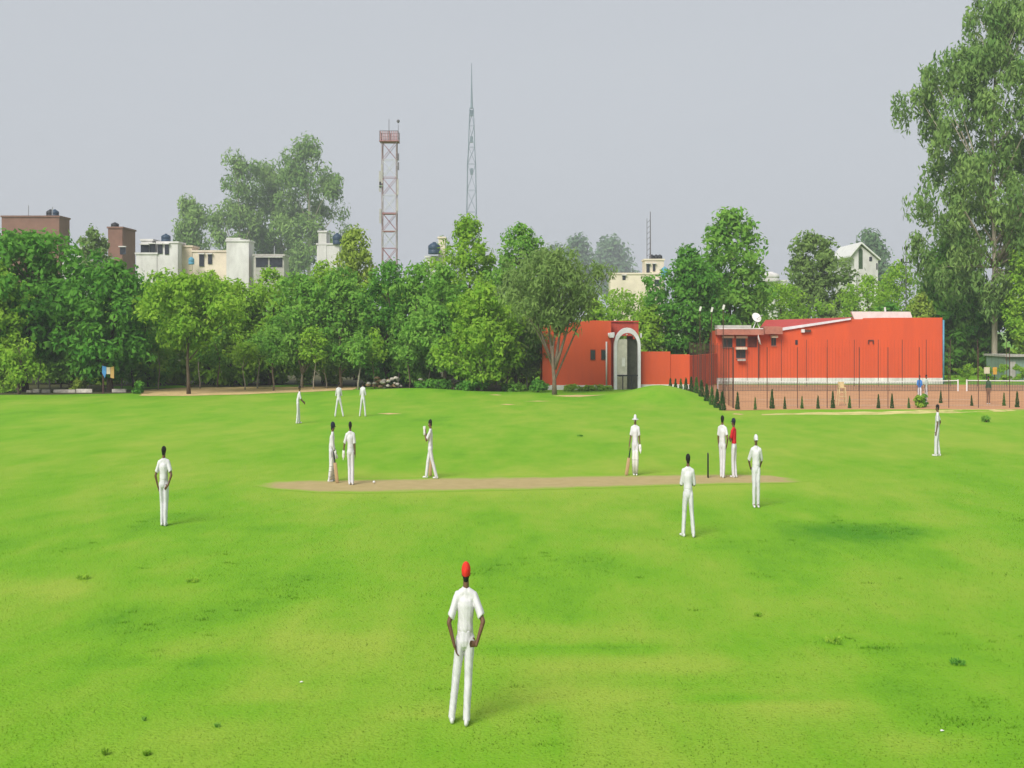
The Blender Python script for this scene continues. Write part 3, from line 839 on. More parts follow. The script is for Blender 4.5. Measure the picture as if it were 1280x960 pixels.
# ------------------------------------------------------------------ red buildings and gate
M_RED = mat("orange_red_paint", (0.63, 0.094, 0.028), 0.75, 0.03, 0.7, bump=0.05, col2=(0.56, 0.086, 0.032), stretch=(1.6, 1.6, 0.35))
M_RED2 = mat("faded_red_paint", (0.46, 0.075, 0.05), 0.8, 0.08, 0.9)
M_REDROOF = mat("red_roof_sheet", (0.50, 0.06, 0.05), 0.6, 0.08, 1.2)
M_WHITE = mat("whitewash", (0.74, 0.72, 0.70), 0.8, 0.08, 1.4, col2=(0.55, 0.53, 0.50))
M_LAV = mat("lavender_white_paint", (0.70, 0.69, 0.72), 0.75, 0.08, 2.0)
M_PINK = mat("pinkish_brown_slab", (0.42, 0.17, 0.12), 0.8, 0.12, 2)
M_DARK = mat("dark_opening", (0.03, 0.032, 0.04), 0.5, 0.2, 4)
M_GLASS = mat("dark_glass", (0.03, 0.035, 0.045), 0.15, 0.2, 3, spec=0.5)
M_CREAMP = mat("cream_plaster", (0.66, 0.55, 0.42), 0.85, 0.1, 0.8)
M_GREY = mat("grey_paint", (0.42, 0.40, 0.36), 0.7, 0.1, 2)
M_STEEL = mat("galvanised_steel", (0.42, 0.43, 0.45), 0.45, 0.12, 5, metal=0.6)
M_BLACK = mat("black_paint", (0.025, 0.027, 0.03), 0.5, 0.1, 5)
M_POLE = mat("dark_brown_paint", (0.085, 0.045, 0.035), 0.6, 0.15, 6)
M_TANK = mat("dark_blue_plastic", (0.03, 0.06, 0.10), 0.5, 0.1, 3)
M_SHEET = mat("pale_roof_sheet", (0.70, 0.69, 0.66), 0.6, 0.06, 2)
M_BLUEP = mat("blue_paint", (0.10, 0.30, 0.42), 0.6, 0.1, 4)

def X(px, Y): return (px - 640) / F * Y
def Z(py, Y): return CAM_H - (py - HOR) / F * Y

# gate building (left block)
Yb = 88.5
gb = empty("gate_building", (X(720, Yb), Yb, 0), "orange-red single-storey building left of the arched white gate", "building")
def child(mb, name, m, root, smooth=False):
    o = mb.build(name, m, root, smooth)
    o.matrix_parent_inverse = Matrix.Translation(-Vector(root.location))
    return o
x0, x1 = X(678, Yb), X(764, Yb)
child(MB().prism_y([(x0, 0.30), (x1, 0.30), (x1, Z(401, Yb)), (X(742, Yb), Z(400.5, Yb)), (x0 + 0.25, Z(407, Yb)), (x0, Z(410, Yb))], Yb, Yb + 9), "wall", M_RED, gb)
child(MB().box((x0 - 0.03, Yb - 0.05, -0.1), (x1 + 0.02, Yb + 9.03, 0.297)), "plinth", M_WHITE, gb)
for px in (741, 754.5):
    xc = X(px, Yb)
    w = child(MB().box((xc - 0.13, Yb - 0.03, Z(449, Yb)), (xc + 0.13, Yb + 0.05, Z(438, Yb))), "window", M_GLASS, gb)
    f = MB()
    for (a, b, c, d) in [(xc - .17, xc - .132, Z(450, Yb), Z(437, Yb)), (xc + .132, xc + .17, Z(450, Yb), Z(437, Yb)), (xc - .131, xc + .131, Z(437.6, Yb), Z(437, Yb)), (xc - .131, xc + .131, Z(450, Yb), Z(449.3, Yb))]:
        f.box((a, Yb - 0.045, c), (b, Yb + 0.03, d))
    fo = f.build("frame", M_POLE, w)
    fo.matrix_parent_inverse = Matrix.Identity(4)
child(MB().tube([(X(758, Yb), Yb - 0.07, 0.3), (X(758, Yb), Yb - 0.07, Z(427, Yb))], 0.055, 8), "drainpipe", M_WHITE, gb, True)
child(MB().tube([(X(760, Yb), Yb - 0.12, Z(419, Yb)), (X(768, Yb), Yb - 0.12, Z(418, Yb))], 0.16, 10), "lamp", M_WHITE, gb, True)

# roofed part over the gate, its red parapet set back
gr = empty("gatehouse_roof", (X(782, Yb), Yb + 1.2, 0), "dull red parapet and roof just behind the white arch", "building")
child(MB().box((X(764.5, Yb), Yb + 1.0, 0), (X(772, Yb), Yb + 6, Z(403, Yb + 1)), ).box((X(793, Yb), Yb + 1.0, 0), (X(800, Yb), Yb + 6, Z(403, Yb + 1))), "side_wall", M_RED2, gr)
child(MB().box((X(772.1, Yb), Yb + 1.02, Z(420, Yb)), (X(792.9, Yb), Yb + 5.98, Z(402.5, Yb))), "parapet", M_RED2, gr)
child(MB().box((X(764, Yb), Yb + 0.9, Z(402.6, Yb)), (X(800.5, Yb), Yb + 6.05, Z(401, Yb))), "coping", M_REDROOF, gr)

# white arch with two gate leaves
Ya = 88.0
ar = empty("arched_gate", (X(784, Ya), Ya, 0), "tall white round-arched gateway with grey gate leaves and pale notice", "gate")
cx, ro, ri = X(784, Ya), X(800.5, Ya) - X(784, Ya), X(797, Ya) - X(784, Ya)
zs = Z(433, Ya)
outer, inner = [], []
for k in range(17):
    a = math.pi * k / 16
    outer.append((cx + ro * math.cos(a), zs + (Z(409.5, Ya) - zs) * math.sin(a)))
    inner.append((cx + ri * math.cos(a), zs + (Z(416, Ya) - zs) * math.sin(a)))
mb = MB()
O = [(cx + ro, -0.05)] + outer + [(cx - ro, -0.05)]
I = [(cx + ri, -0.05)] + inner + [(cx - ri, -0.05)]
n = len(O)
vs_ = [(x, Ya - 0.25, z) for x, z in O] + [(x, Ya - 0.25, z) for x, z in I] + [(x, Ya + 0.45, z) for x, z in O] + [(x, Ya + 0.45, z) for x, z in I]
fs = []
for i in range(n - 1):
    fs += [(i, i + n, i + n + 1, i + 1), (i + 2 * n, i + 2 * n + 1, i + 3 * n + 1, i + 3 * n), (i, i + 1, i + 2 * n + 1, i + 2 * n), (i + n, i + 3 * n, i + 3 * n + 1, i + n + 1)]
child(mb.add(vs_, fs), "arch", M_LAV, ar)
for xa_, xb_ in ((X(762, Ya), cx - ro - 0.01), (cx + ro + 0.01, X(802, Ya))):
    child(MB().box((xa_, Ya - 0.1, Z(422, Ya)), (xb_, Ya + 0.3, Z(416.5, Ya))), "shoulder_block", M_LAV, ar)
lf = child(MB().box((cx - ri + 0.005, Ya - 0.17, 0.03), (cx - 0.02, Ya - 0.12, Z(424, Ya))), "gate_leaf", mat("pale_gate_paint", (0.56, 0.53, 0.46), 0.7, 0.1, 2), ar)
lf2 = child(MB().box((cx + 0.02, Ya + 0.3, 0.03), (cx + ri - 0.01, Ya + 0.36, Z(424, Ya))), "gate_leaf", mat("dark_olive_paint", (0.06, 0.065, 0.045), 0.7, 0.2, 3), ar)
child(MB().box((X(777, Ya), Ya - 0.20, Z(458, Ya)), (X(781, Ya), Ya - 0.173, Z(447, Ya))), "notice", M_WHITE, ar)
child(MB().box((cx - ri + 0.006, Ya - 0.24, Z(470, Ya)), (cx + ri - 0.006, Ya - 0.205, Z(468.4, Ya))), "bar", M_BLACK, ar)
child(MB().box((cx - ri + 0.007, Ya - 0.22, 0.02), (cx - 0.03, Ya - 0.173, Z(471.5, Ya))), "lower_panel", mat("khaki_paint", (0.30, 0.28, 0.20), 0.7, 0.12, 3), ar)
for px in (778, 789):
    child(MB().tube([(X(px, Ya), Ya - 0.28, 0.0), (X(px, Ya), Ya - 0.28, Z(468.5, Ya))], 0.03, 6), "post", M_BLACK, ar)
child(MB().tube([(cx - 0.05, Ya - 0.28, Z(419, Ya)), (cx - 0.05, Ya - 0.28, Z(417.3, Ya))], [0.05, 0.09], 8), "lamp", M_WHITE, ar)

# low boundary wall from the gate to the long building
lw = empty("boundary_wall", (X(830, Yb), Yb, 0), "low orange-red wall with white plinth right of the arched gate", "wall")
pan = [(801.5, 838, 439.5, Yb + 0.2), (838.3, 862, 443, Yb + 0.25)]
for (a, b, t, y) in pan:
    child(MB().box((X(a, y), y, 0.34), (X(b, y), y + 0.3, Z(t, y))), "wall_panel", M_RED, lw)
    child(MB().box((X(a, y) - .01, y - 0.05, -0.1), (X(b, y) + .01, y + 0.34, 0.337)), "plinth", M_WHITE, lw)
a_, b_ = Vector((X(862.3, Yb), Yb + 0.3, 0)), Vector((X(897, 97.3), 97.3, 0))
d_ = (b_ - a_).normalized(); nrm = Vector((-d_.y, d_.x, 0)) * 0.3
zt = Z(445, Yb)
child(MB().add([a_, b_, b_ + nrm, a_ + nrm] + [p + Vector((0, 0, zt)) for p in (a_, b_, b_ + nrm, a_ + nrm)], [(0, 3, 2, 1), (4, 5, 6, 7), (0, 1, 5, 4), (1, 2, 6, 5), (2, 3, 7, 6), (3, 0, 4, 7)]), "wall_panel", M_RED, lw)

# long red building
Yr = 97.0
lb = empty("long_building", (X(1036, Yr), Yr, 0), "long orange-red building with white plinth behind the clay court", "building")
xl, xr = X(895, Yr), X(1178, Yr)
child(MB().prism_y([(xl, 0.46), (xr, 0.46), (xr, Z(397, Yr)), (X(1097, Yr), Z(397.2, Yr)), (X(1096, Yr), Z(398.5, Yr)), (X(1062, Yr), Z(399.5, Yr)), (X(976, Yr), Z(413.5, Yr)), (xl, Z(413.5, Yr))], Yr, Yr + 7), "wall", M_RED, lb)
child(MB().box((xl - .02, Yr - 0.06, -0.1), (xr + .02, Yr + 7.02, 0.457)), "plinth", M_WHITE, lb)
# sloping white fascia and red roof behind it
fas = [(X(976, Yr), Z(413.4, Yr)), (X(1063, Yr), Z(399.6, Yr)), (X(1063, Yr), Z(397.5, Yr)), (X(976, Yr), Z(409.8, Yr))]
child(MB().prism_y(fas, Yr - 0.18, Yr + 0.12), "fascia", M_LAV, lb)
r1, r2 = Vector((X(957, 101), 101, Z(400, 101))), Vector((X(1066, 101), 101, Z(396.5, 101)))
e1, e2 = Vector((X(976, Yr), Yr + 0.13, Z(409.9, Yr))), Vector((X(1063, Yr), Yr + 0.13, Z(397.6, Yr)))
e0 = Vector((X(950, Yr), Yr + 0.13, Z(410, Yr)))
th = Vector((0, 0, -0.08))
child(MB().add([e0, e1, e2, r2, r1, e0 + th, e1 + th, e2 + th, r2 + th, r1 + th], [(0, 1, 2, 3, 4), (9, 8, 7, 6, 5), (0, 5, 6, 1), (1, 6, 7, 2), (2, 7, 8, 3), (3, 8, 9, 4), (4, 9, 5, 0)]), "roof", M_REDROOF, lb)
# porch slab, window hoods, windows
child(MB().box((X(894, Yr), Yr - 0.9, Z(418.5, Yr)), (X(952, Yr), Yr - 0.005, Z(411.5, Yr))), "porch_slab", M_PINK, lb)
child(MB().box((X(896, Yr), Yr - 0.93, Z(411.4, Yr)), (X(951, Yr), Yr + 1.0, Z(410.2, Yr))), "porch_coping", M_WHITE, lb)
child(MB().prism_y([(X(953, Yr), Z(417.5, Yr)), (X(975.5, Yr), Z(417.5, Yr)), (X(975.5, Yr), Z(409.5, Yr)), (X(971, Yr), Z(408, Yr)), (X(957, Yr), Z(407.8, Yr)), (X(953, Yr), Z(409, Yr))], Yr - 0.8, Yr + 1.5), "porch_slab", M_PINK, lb)
def wwin(pl, pr, pt, pb, hood=True):
    w = child(MB().box((X(pl, Yr), Yr - 0.02, Z(pb, Yr)), (X(pr, Yr), Yr + 0.1, Z(pt, Yr))), "window", M_GLASS, lb)
    if hood:
        h = MB().box((X(pl - 1, Yr), Yr - 0.5, Z(pt + 0.2, Yr)), (X(pr + 1, Yr), Yr - 0.021, Z(pt - 2.6, Yr))).build("hood", M_CREAMP, w)
    s = MB().box((X(pl - .6, Yr), Yr - 0.1, Z(pb + 1.0, Yr)), (X(pr + .6, Yr), Yr - 0.022, Z(pb + 0.05, Yr))).build("sill", M_PINK, w)
    mu = MB().box(((X(pl, Yr) + X(pr, Yr)) / 2 - 0.03, Yr - 0.05, Z(pb, Yr) + .01), ((X(pl, Yr) + X(pr, Yr)) / 2 + 0.03, Yr - 0.021, Z(pt + .3, Yr))).build("mullion", M_POLE, w)
wwin(903, 915.5, 422.4, 434)
wwin(920, 932, 422.6, 433)
wwin(920, 932, 436.5, 447.5)
wwin(964, 970, 422, 432)
child(MB().box((X(935, Yr), Yr - 0.03, Z(434, Yr)), (X(946, Yr), Yr + 0.05, Z(420.5, Yr))), "porch_shade", mat("porch_shade_brown", (0.14, 0.04, 0.03), 0.7, 0.2, 3), lb)  # dark brown panel: the shade under the porch put in as colour
child(MB().tube([(X(948, Yr), Yr - 0.12, 0.47), (X(948, Yr), Yr - 0.12, Z(420, Yr))], 0.035, 6), "conduit", M_POLE, lb)
child(MB().box((X(921, Yr), Yr - 0.42, Z(451, Yr)), (X(931, Yr), Yr - 0.12, Z(448.8, Yr))), "air_cooler", M_GREY, lb)
child(MB().box((X(897.5, Yr), Yr + 0.3, Z(410, Yr)), (X(940, Yr), Yr + 3, Z(406.5, Yr))), "roof_slab", M_GREY, lb)
child(MB().box((X(994, Yr), Yr - 0.02, Z(431, Yr)), (X(997.2, Yr), Yr + 0.05, Z(425, Yr))), "vent", M_DARK, lb)
child(MB().box((X(1001, Yr), Yr - 0.25, Z(415.5, Yr)), (X(1005, Yr), Yr - 0.01, Z(411.5, Yr))), "bracket_box", M_WHITE, lb)
child(MB().box((X(1005.2, Yr), Yr - 0.22, Z(415, Yr)), (X(1013, Yr), Yr - 0.01, Z(412, Yr))), "bracket_box", M_POLE, lb)
child(MB().tube([(X(1085.5, Yr), Yr - 0.06, Z(430, Yr)), (X(1085.5, Yr), Yr - 0.06, Z(425.5, Yr)), (X(1091.5, Yr), Yr - 0.06, Z(425.5, Yr)), (X(1091.5, Yr), Yr - 0.06, Z(430, Yr))], 0.05, 6), "bent_pipe", M_POLE, lb)
child(MB().tube([(xr + 0.07, Yr - 0.05, 0), (xr + 0.07, Yr - 0.05, Z(400, Yr))], 0.07, 8), "drainpipe", M_BLUEP, lb, True)
# pale sheets on the roof
child(MB().prism_y([(X(1068, 101), Z(399, 101)), (X(1141, 101), Z(399, 101)), (X(1138, 101), Z(389.6, 101)), (X(1064, 101), Z(389.4, 101))], 101, 101.3), "roof_sheet", M_SHEET, lb)
child(MB().tube([(X(1107, 101.5), 101.5, Z(392, 101.5)), (X(1106, 101.5), 101.5, Z(384, 101.5))], 0.08, 6), "vent_pipe", M_SHEET, lb)

# satellite dish on the porch
sd = empty("satellite_dish", (X(946, Yr - 0.3), Yr - 0.3, Z(410, Yr - 0.3)), "white satellite dish on the porch roof of the long red building", "dish")
mb = MB()
prof = [(0.02, -0.12), (0.2, -0.10), (0.42, -0.03), (0.55, 0.05), (0.54, 0.07), (0.40, 0.0), (0.2, -0.07), (0.02, -0.09)]
mb.lathe(prof, (0, 0, 0), 18)
dish = mb.build("reflector", M_WHITE, sd, True)
dish.location = (0.0, 0, 0.78); dish.rotation_euler = (math.radians(52), math.radians(-30), 0); dish.scale = (0.55, 0.85, 0.8)
MB().tube([(-0.28, 0, -0.03), (-0.02, 0.1, 0.55), (0.22, 0, -0.03)], 0.035, 6).tube([(-0.02, 0.1, 0.5), (0, 0, 0.72)], 0.05, 6).build("stand", M_WHITE, sd)
MB().tube([(0, -0.1, 0.7), (0.28, -0.55, 0.95)], 0.02, 5).box((0.24, -0.62, 0.90), (0.32, -0.5, 1.0)).build("receiver_arm", M_STEEL, sd)
# second, seen edge-on, hanging before the wall
s2 = empty("satellite_dish", (X(949, Yr - 1), Yr - 1.0, Z(425, Yr - 1)), "white dish hanging edge-on below the porch edge of the long red building", "dish")
d2 = MB().lathe(prof, (0, 0, 0), 16).build("reflector", M_WHITE, s2, True)
d2.rotation_euler = (math.radians(75), math.radians(12), math.radians(72)); d2.scale = (0.7, 0.75, 0.7)
MB().tube([(0, 0, 0), (0.15, 0.95, 0.25)], 0.03, 6).build("bracket", M_STEEL, s2)

# shed and things right of the long building
sh = empty("green_cabin", (X(1272, 103), 103, 0), "grey-green cabin at the right edge behind the court hedge", "cabin")
ms = mat("grey_green_paint", (0.20, 0.29, 0.23), 0.7, 0.1, 1.5)
child(MB().box((X(1256, 103), 103, 0), (X(1310, 103), 107, Z(446, 103))), "wall", ms, sh)
child(MB().box((X(1254, 103), 102.6, Z(445.9, 103)), (X(1312, 103), 107.3, Z(443.5, 103))), "roof", M_GREY, sh)
child(MB().box((X(1262.5, 103), 102.93, 0.02), (X(1269, 103), 102.99, Z(452, 103))), "door", M_GREY, sh)
for (a, b, t, bt_, m, lab) in [(1230, 1237, 459, 467, M_CREAMP, "small cream board standing behind the court hedge"), (1241, 1246, 459, 468, mat("orange_paint", (0.65, 0.33, 0.06), 0.7, 0.1, 3), "small orange board standing behind the court hedge near the cabin")]:
    Yq = 100.6
    bo = empty("board", (X((a + b) / 2, Yq), Yq, 0), lab, "board")
    child(MB().box((X(a, Yq), Yq - 0.03, Z(bt_, Yq)), (X(b, Yq), Yq + 0.02, Z(t, Yq))), "panel", m, bo)
    child(MB().tube([(X((a + b) / 2, Yq), Yq + 0.06, 0), (X((a + b) / 2, Yq), Yq + 0.06, Z(t, Yq) - 0.05)], 0.035, 6), "post", M_BLACK, bo)

# ------------------------------------------------------------------ houses and tanks behind the belt
M_BROWN = mat("brown_brick_render", (0.23, 0.125, 0.095), 0.85, 0.1, 0.6)
M_CREAM2 = mat("pale_cream_plaster", (0.72, 0.62, 0.50), 0.85, 0.08, 0.5)
M_WHITEH = mat("white_plaster", (0.66, 0.64, 0.62), 0.85, 0.10, 0.5, col2=(0.46, 0.44, 0.42), stretch=(1, 1, .4))
def wtank(root, px, Y, py, r=0.6, h=1.3, m=None):
    o = MB().lathe([(r * .98, 0), (r, 0.08), (r, h * 0.32), (r * .94, h * 0.35), (r, h * 0.38), (r, h * .7), (r * .6, h * .88), (r * .3, h * .92), (r * .3, h), (0.02, h)], (X(px, Y), Y + 1.2, Z(py, Y)), 14).build("water_tank", m or M_TANK, root, True)
    o.matrix_parent_inverse = Matrix.Translation(-Vector(root.location))
    return o
def house(name, label, blocks, Y, m, depth=3.2, wins=(), tanks=(), rods=(), cat="house"):
    cxp = sum((b[0] + b[1]) / 2 for b in blocks) / len(blocks)
    root = empty(name, (X(cxp, Y), Y, 0), label, cat)
    for k_, (a, b, t, mm) in enumerate(blocks):
        yo = 0.07 * k_
        w = child(MB().box((X(a, Y), Y + yo, 0), (X(b, Y), Y + depth + yo * 1.7, Z(t, Y))), "wall", mm or m, root)
        MB().box((X(a, Y) - .12 + yo * .1, Y + yo - .12, Z(t, Y) + .002), (X(b, Y) + .12 + yo * .1, Y + yo * 1.6 + depth + .12, Z(t, Y) + 0.22)).build("coping", mm or m, w)
    for (a, b, t, bt_) in wins:
        w = child(MB().box((X(a, Y), Y - 0.04, Z(bt_, Y)), (X(b, Y), Y + 0.1, Z(t, Y))), "window", M_GLASS, root)
        MB().box((X(a, Y) - .1, Y - 0.35, Z(t, Y) + .005), (X(b, Y) + .1, Y - 0.005, Z(t, Y) + .13)).build("hood", M_WHITEH, w)
    for tk in tanks:
        wtank(root, *tk)
    for (px, pt, pb) in rods:
        child(MB().tube([(X(px, Y), Y + 1, Z(pb, Y)), (X(px, Y), Y + 1, Z(pt, Y))], 0.06, 5), "rod", M_STEEL, root)
    return root
house("brown_house", "long brown flat-roofed rooftop room with tank at the far left skyline", [(2, 74, 271.5, None)], 170, M_BROWN, depth=4, tanks=[(59, 171, 271, .55, 1.1, M_BLACK), (64.5, 171, 271, .55, 1.1)], rods=[(32, 256, 272), (62, 258, 268)])
house("brown_house", "small brown box-shaped rooftop room left of the white houses", [(135, 153, 285.5, None)], 160, M_BROWN, depth=5.5, wins=[(150, 157, 309, 318)], tanks=[(140, 161, 284, .5, .7, M_BLACK)])
house("white_house", "white flat house with dark windows and black tank above the belt", [(170, 196, 318, None), (196.3, 222, 304, None), (176, 190, 301, None)], 150, M_WHITEH, wins=[(176, 186, 306, 317), (187, 194, 305, 316), (197, 203, 305.5, 317), (206, 211, 305.5, 318)], tanks=[(204, 150, 302, .55, 1.0, M_TANK)])
house("cream_house", "low cream terrace wall with dark doorways and blue barrel above the belt", [(222.5, 240, 309, M_CREAMP), (240.3, 283, 315, M_CREAM2)], 152, M_CREAM2, wins=[(249, 255, 318, 333), (260, 265, 318, 330)], tanks=[(236, 149.5, 330, .35, .9, M_BLUEP)])
house("white_house", "tall blank white box-shaped stair house above the belt", [(283, 311, 302, None), (284, 299, 299.5, None)], 151, M_WHITEH)
house("dark_shed", "open dark-sided shed with pale flat roof right of the white box", [(317, 355, 320, M_GREY)], 150, M_GREY, wins=[(320, 335, 322, 334), (337, 353, 322, 334)], rods=[(341, 307, 320)])
house("white_house", "small white parapet house with tank below the tallest gum", [(398, 408, 290.5, None), (396, 424, 306, None)], 165, M_WHITEH, tanks=[(420, 164, 305, .6, 1.5)], rods=[(417, 290, 304)])
house("white_house", "white house end with dark blue water tank left of the tall bright tree", [(532, 552, 322, None), (548, 556, 298, M_CREAM2)], 160, M_WHITEH, tanks=[(542, 158, 317, .75, 1.5)])
house("white_house", "white house front showing low between the leaves under the thin olive tree", [(78, 130, 322, None), (96, 106, 312, None)], 140, M_WHITEH, wins=[(84, 90, 328, 340), (112, 118, 328, 338)])
house("cream_building", "cream flat-roofed building with roof room right of the hazy trees", [(763, 829, 343, None), (806, 830, 325.5, None)], 170, M_CREAM2, wins=[(808, 812, 330, 341), (816, 819, 330, 339), (778, 782, 344.5, 350), (818, 826, 350, 358)],
      tanks=[(816, 171, 324, .35, .7, M_BLACK), (821.5, 171, 324, .35, .7, M_BLACK), (826, 171, 324, .35, .7, M_BLACK), (832, 168, 346, .5, 1.4, M_BLUEP)])
house("white_house", "pale house roof with round white tank right of the tall big-leaved tree", [(956, 984, 352, None)], 165, M_WHITEH, tanks=[(966, 163, 352, 1.1, 1.3, M_WHITEH)])
# gabled house
Yg = 150
gh = empty("gabled_house", (X(1080, Yg), Yg, 0), "white gabled house with tall dark arched window above the trees", "house")
child(MB().prism_y([(X(1068, Yg), 0), (X(1097, Yg), 0), (X(1097.5, Yg), Z(325, Yg)), (X(1075.5, Yg), Z(306.5, Yg)), (X(1063, Yg), Z(320.5, Yg)), (X(1068, Yg), Z(324, Yg))], Yg, Yg + 9), "wall", M_WHITEH, gh)
rf = MB()
for (p, q) in [((1061.5, 322), (1075.7, 305.2)), ((1075.7, 305.2), (1099.5, 326))]:
    a, b = Vector((X(p[0], Yg), Yg - .5, Z(p[1], Yg) + .05)), Vector((X(q[0], Yg), Yg - .5, Z(q[1], Yg) + .05))
    up, bk = Vector((0, 0, .18)), Vector((0, 10, 0))
    rf.add([a, b, b + up, a + up, a + bk, b + bk, b + up + bk, a + up + bk], [(0, 1, 2, 3), (7, 6, 5, 4), (0, 4, 5, 1), (1, 5, 6, 2), (2, 6, 7, 3), (3, 7, 4, 0)])
child(rf, "roof", M_SHEET, gh)
arch_pts = [(X(1073.2, Yg), Z(336, Yg)), (X(1078.2, Yg), Z(336, Yg)), (X(1078.2, Yg), Z(313, Yg)), (X(1077, Yg), Z(311, Yg)), (X(1075.7, Yg), Z(310.3, Yg)), (X(1074.4, Yg), Z(311, Yg)), (X(1073.2, Yg), Z(313, Yg))]
child(MB().prism_y(arch_pts, Yg - .04, Yg + .1), "window", mat("green_glass", (0.06, 0.10, 0.05), 0.3, 0.2, 1), gh)
child(MB().box((X(1086.5, Yg), Yg - .04, Z(326.5, Yg)), (X(1090, Yg), Yg + .1, Z(321, Yg))), "window", M_GLASS, gh)
child(MB().box((X(1095.3, Yg), Yg - .04, Z(337, Yg)), (X(1096.8, Yg), Yg + .1, Z(329, Yg))), "window", M_GLASS, gh)
child(MB().box((X(1063, Yg), Yg - .8, 0), (X(1067.6, Yg), Yg - .1, Z(336, Yg))), "lean_to", M_WHITEH, gh)

# ------------------------------------------------------------------ towers and masts
def lattice(root, Y, rows, m_leg, m_brace, leg=0.09, brace=0.05, sq=1.0):
    """four-legged lattice: rows of (half width, z)"""
    c = [(-1, -1), (1, -1), (1, 1), (-1, 1)]
    for (sx, sy) in c:
        MB().tube([(sx * w, sy * w * sq, z) for w, z in rows], leg, 6).build("leg", m_leg, root)
    for i in range(len(rows) - 1):
        (w0, z0_), (w1, z1_) = rows[i], rows[i + 1]
        b = MB()
        for k in range(4):
            a, d = c[k], c[(k + 1) % 4]
            b.tube([(a[0] * w0, a[1] * w0 * sq, z0_), (d[0] * w1, d[1] * w1 * sq, z1_)], brace, 4)
            b.tube([(d[0] * w0, d[1] * w0 * sq, z0_), (a[0] * w1, a[1] * w1 * sq, z1_)], brace, 4)
            b.tube([(a[0] * w1, a[1] * w1 * sq, z1_), (d[0] * w1, d[1] * w1 * sq, z1_)], brace, 4)
        b.build("bracing", m_brace[i % len(m_brace)], root)
M_TR = mat("tower_red_paint", (0.34, 0.12, 0.11), 0.7, 0.15, 2)
M_TW = mat("tower_white_paint", (0.62, 0.61, 0.62), 0.7, 0.1, 2)
M_TG = mat("tower_grey_paint", (0.15, 0.14, 0.15), 0.6, 0.1, 2)
M_TG2 = mat("tower_pinkish_paint", (0.34, 0.27, 0.27), 0.7, 0.15, 2)
Yt = 200
tw = empty("lattice_tower", (X(487, Yt), Yt, 0), "red and white square lattice telecom tower with railed top platform", "tower")
ztop = Z(178, Yt)
rows = [(1.12, ztop * i / 12) for i in range(13)]
lattice(tw, Yt, rows, M_TG2, [M_TW, M_TR], 0.075, 0.035, 0.8)
MB().box((-1.5, -1.3, ztop), (1.5, 1.3, ztop + 0.12)).build("platform", M_TR, tw)
zr = Z(165, Yt)
rl = MB()
for (sx, sy) in [(-1, -1), (1, -1), (1, 1), (-1, 1), (0, -1), (0, 1)]:
    rl.tube([(sx * 1.42, sy * 1.2, ztop + .12), (sx * 1.42, sy * 1.2, zr)], 0.06, 5)
for zz in (ztop + 0.7, zr):
    rl.tube([(-1.42, -1.2, zz), (1.42, -1.2, zz), (1.42, 1.2, zz), (-1.42, 1.2, zz), (-1.42, -1.2, zz)], 0.06, 5)
rl.build("railing", M_TG, tw)
for y_ in (-1.26, 1.21):
    for q_ in range(10):
        MB().box((-1.36 + q_ * .285, y_, ztop + .13), (-1.24 + q_ * .285, y_ + .05, zr - .07)).build("railing_slat", mat("faded_red_panel", (0.42, 0.22, 0.22), 0.8, 0.15, 2), tw)
MB().tube([(-0.1, 0, ztop), (-0.1, 0, Z(149, Yt))], 0.05, 5).build("aerial", M_TG, tw)
MB().tube([(1.35, 0, ztop), (1.35, 0, Z(155, Yt))], 0.035, 5).lathe([(0.05, 0), (0.24, .2), (0.24, .45), (0.05, .6)], (1.35, 0, Z(154, Yt)), 8).build("aerial", M_TG, tw)
for (sx, py, hh) in [(1.45, 193, 1.1), (1.45, 204, 1.2), (-1.4, 215, 3.2), (-1.1, 206, 3.0), (-1.35, 228, 1.0), (-1.35, 262, 2.2), (1.35, 225, 2.4), (1.3, 250, 1.8)]:
    MB().box((sx - .13, -1.15, Z(py, Yt) - hh), (sx + .13, -.95, Z(py, Yt))).tube([(sx * .75, -.9, Z(py, Yt) - hh / 2), (sx, -1.05, Z(py, Yt) - hh / 2)], 0.05, 5).build("antenna_panel", M_TG if hh < 1.5 else M_GREY, tw)
MB().lathe([(0.02, -.1), (.4, 0.1), (.42, .14), (.02, .02)], (-1.25, -1.0, Z(234, Yt)), 12).build("dish", M_TW, tw, True)
for py in (268, 290):
    MB().box((-1.1, -.9, Z(py, Yt)), (1.1, .9, Z(py, Yt) + .12)).build("platform", M_TR, tw)

Ym = 260
rm = empty("radio_mast", (X(589.5, Ym), Ym, 0), "slender tapering grey radio mast, the tallest thing on the skyline", "mast")
zz = [Z(v, Ym) for v in (408 + 26, 300, 265, 238, 205, 184, 157, 135)]
ww = [1.55, 1.15, 0.98, 0.90, 0.82, 0.62, 0.50, 0.34]
M_TB = mat("mast_blue_grey", (0.22, 0.27, 0.32), 0.6, 0.1, 2)
lattice(rm, Ym, list(zip(ww, zz)), M_TB, [M_TB], 0.07, 0.03)
MB().tube([(0, 0, zz[-1] - .1), (0, 0, Z(105, Ym)), (0, 0, Z(79, Ym))], [0.26, 0.13, 0.05], 7).build("spike", M_TB, rm)
for py in (145, 178, 218):
    MB().box((-.28, -.3, Z(py, Ym)), (.28, .3, Z(py, Ym) + 1.2)).build("antenna_box", M_TB, rm)

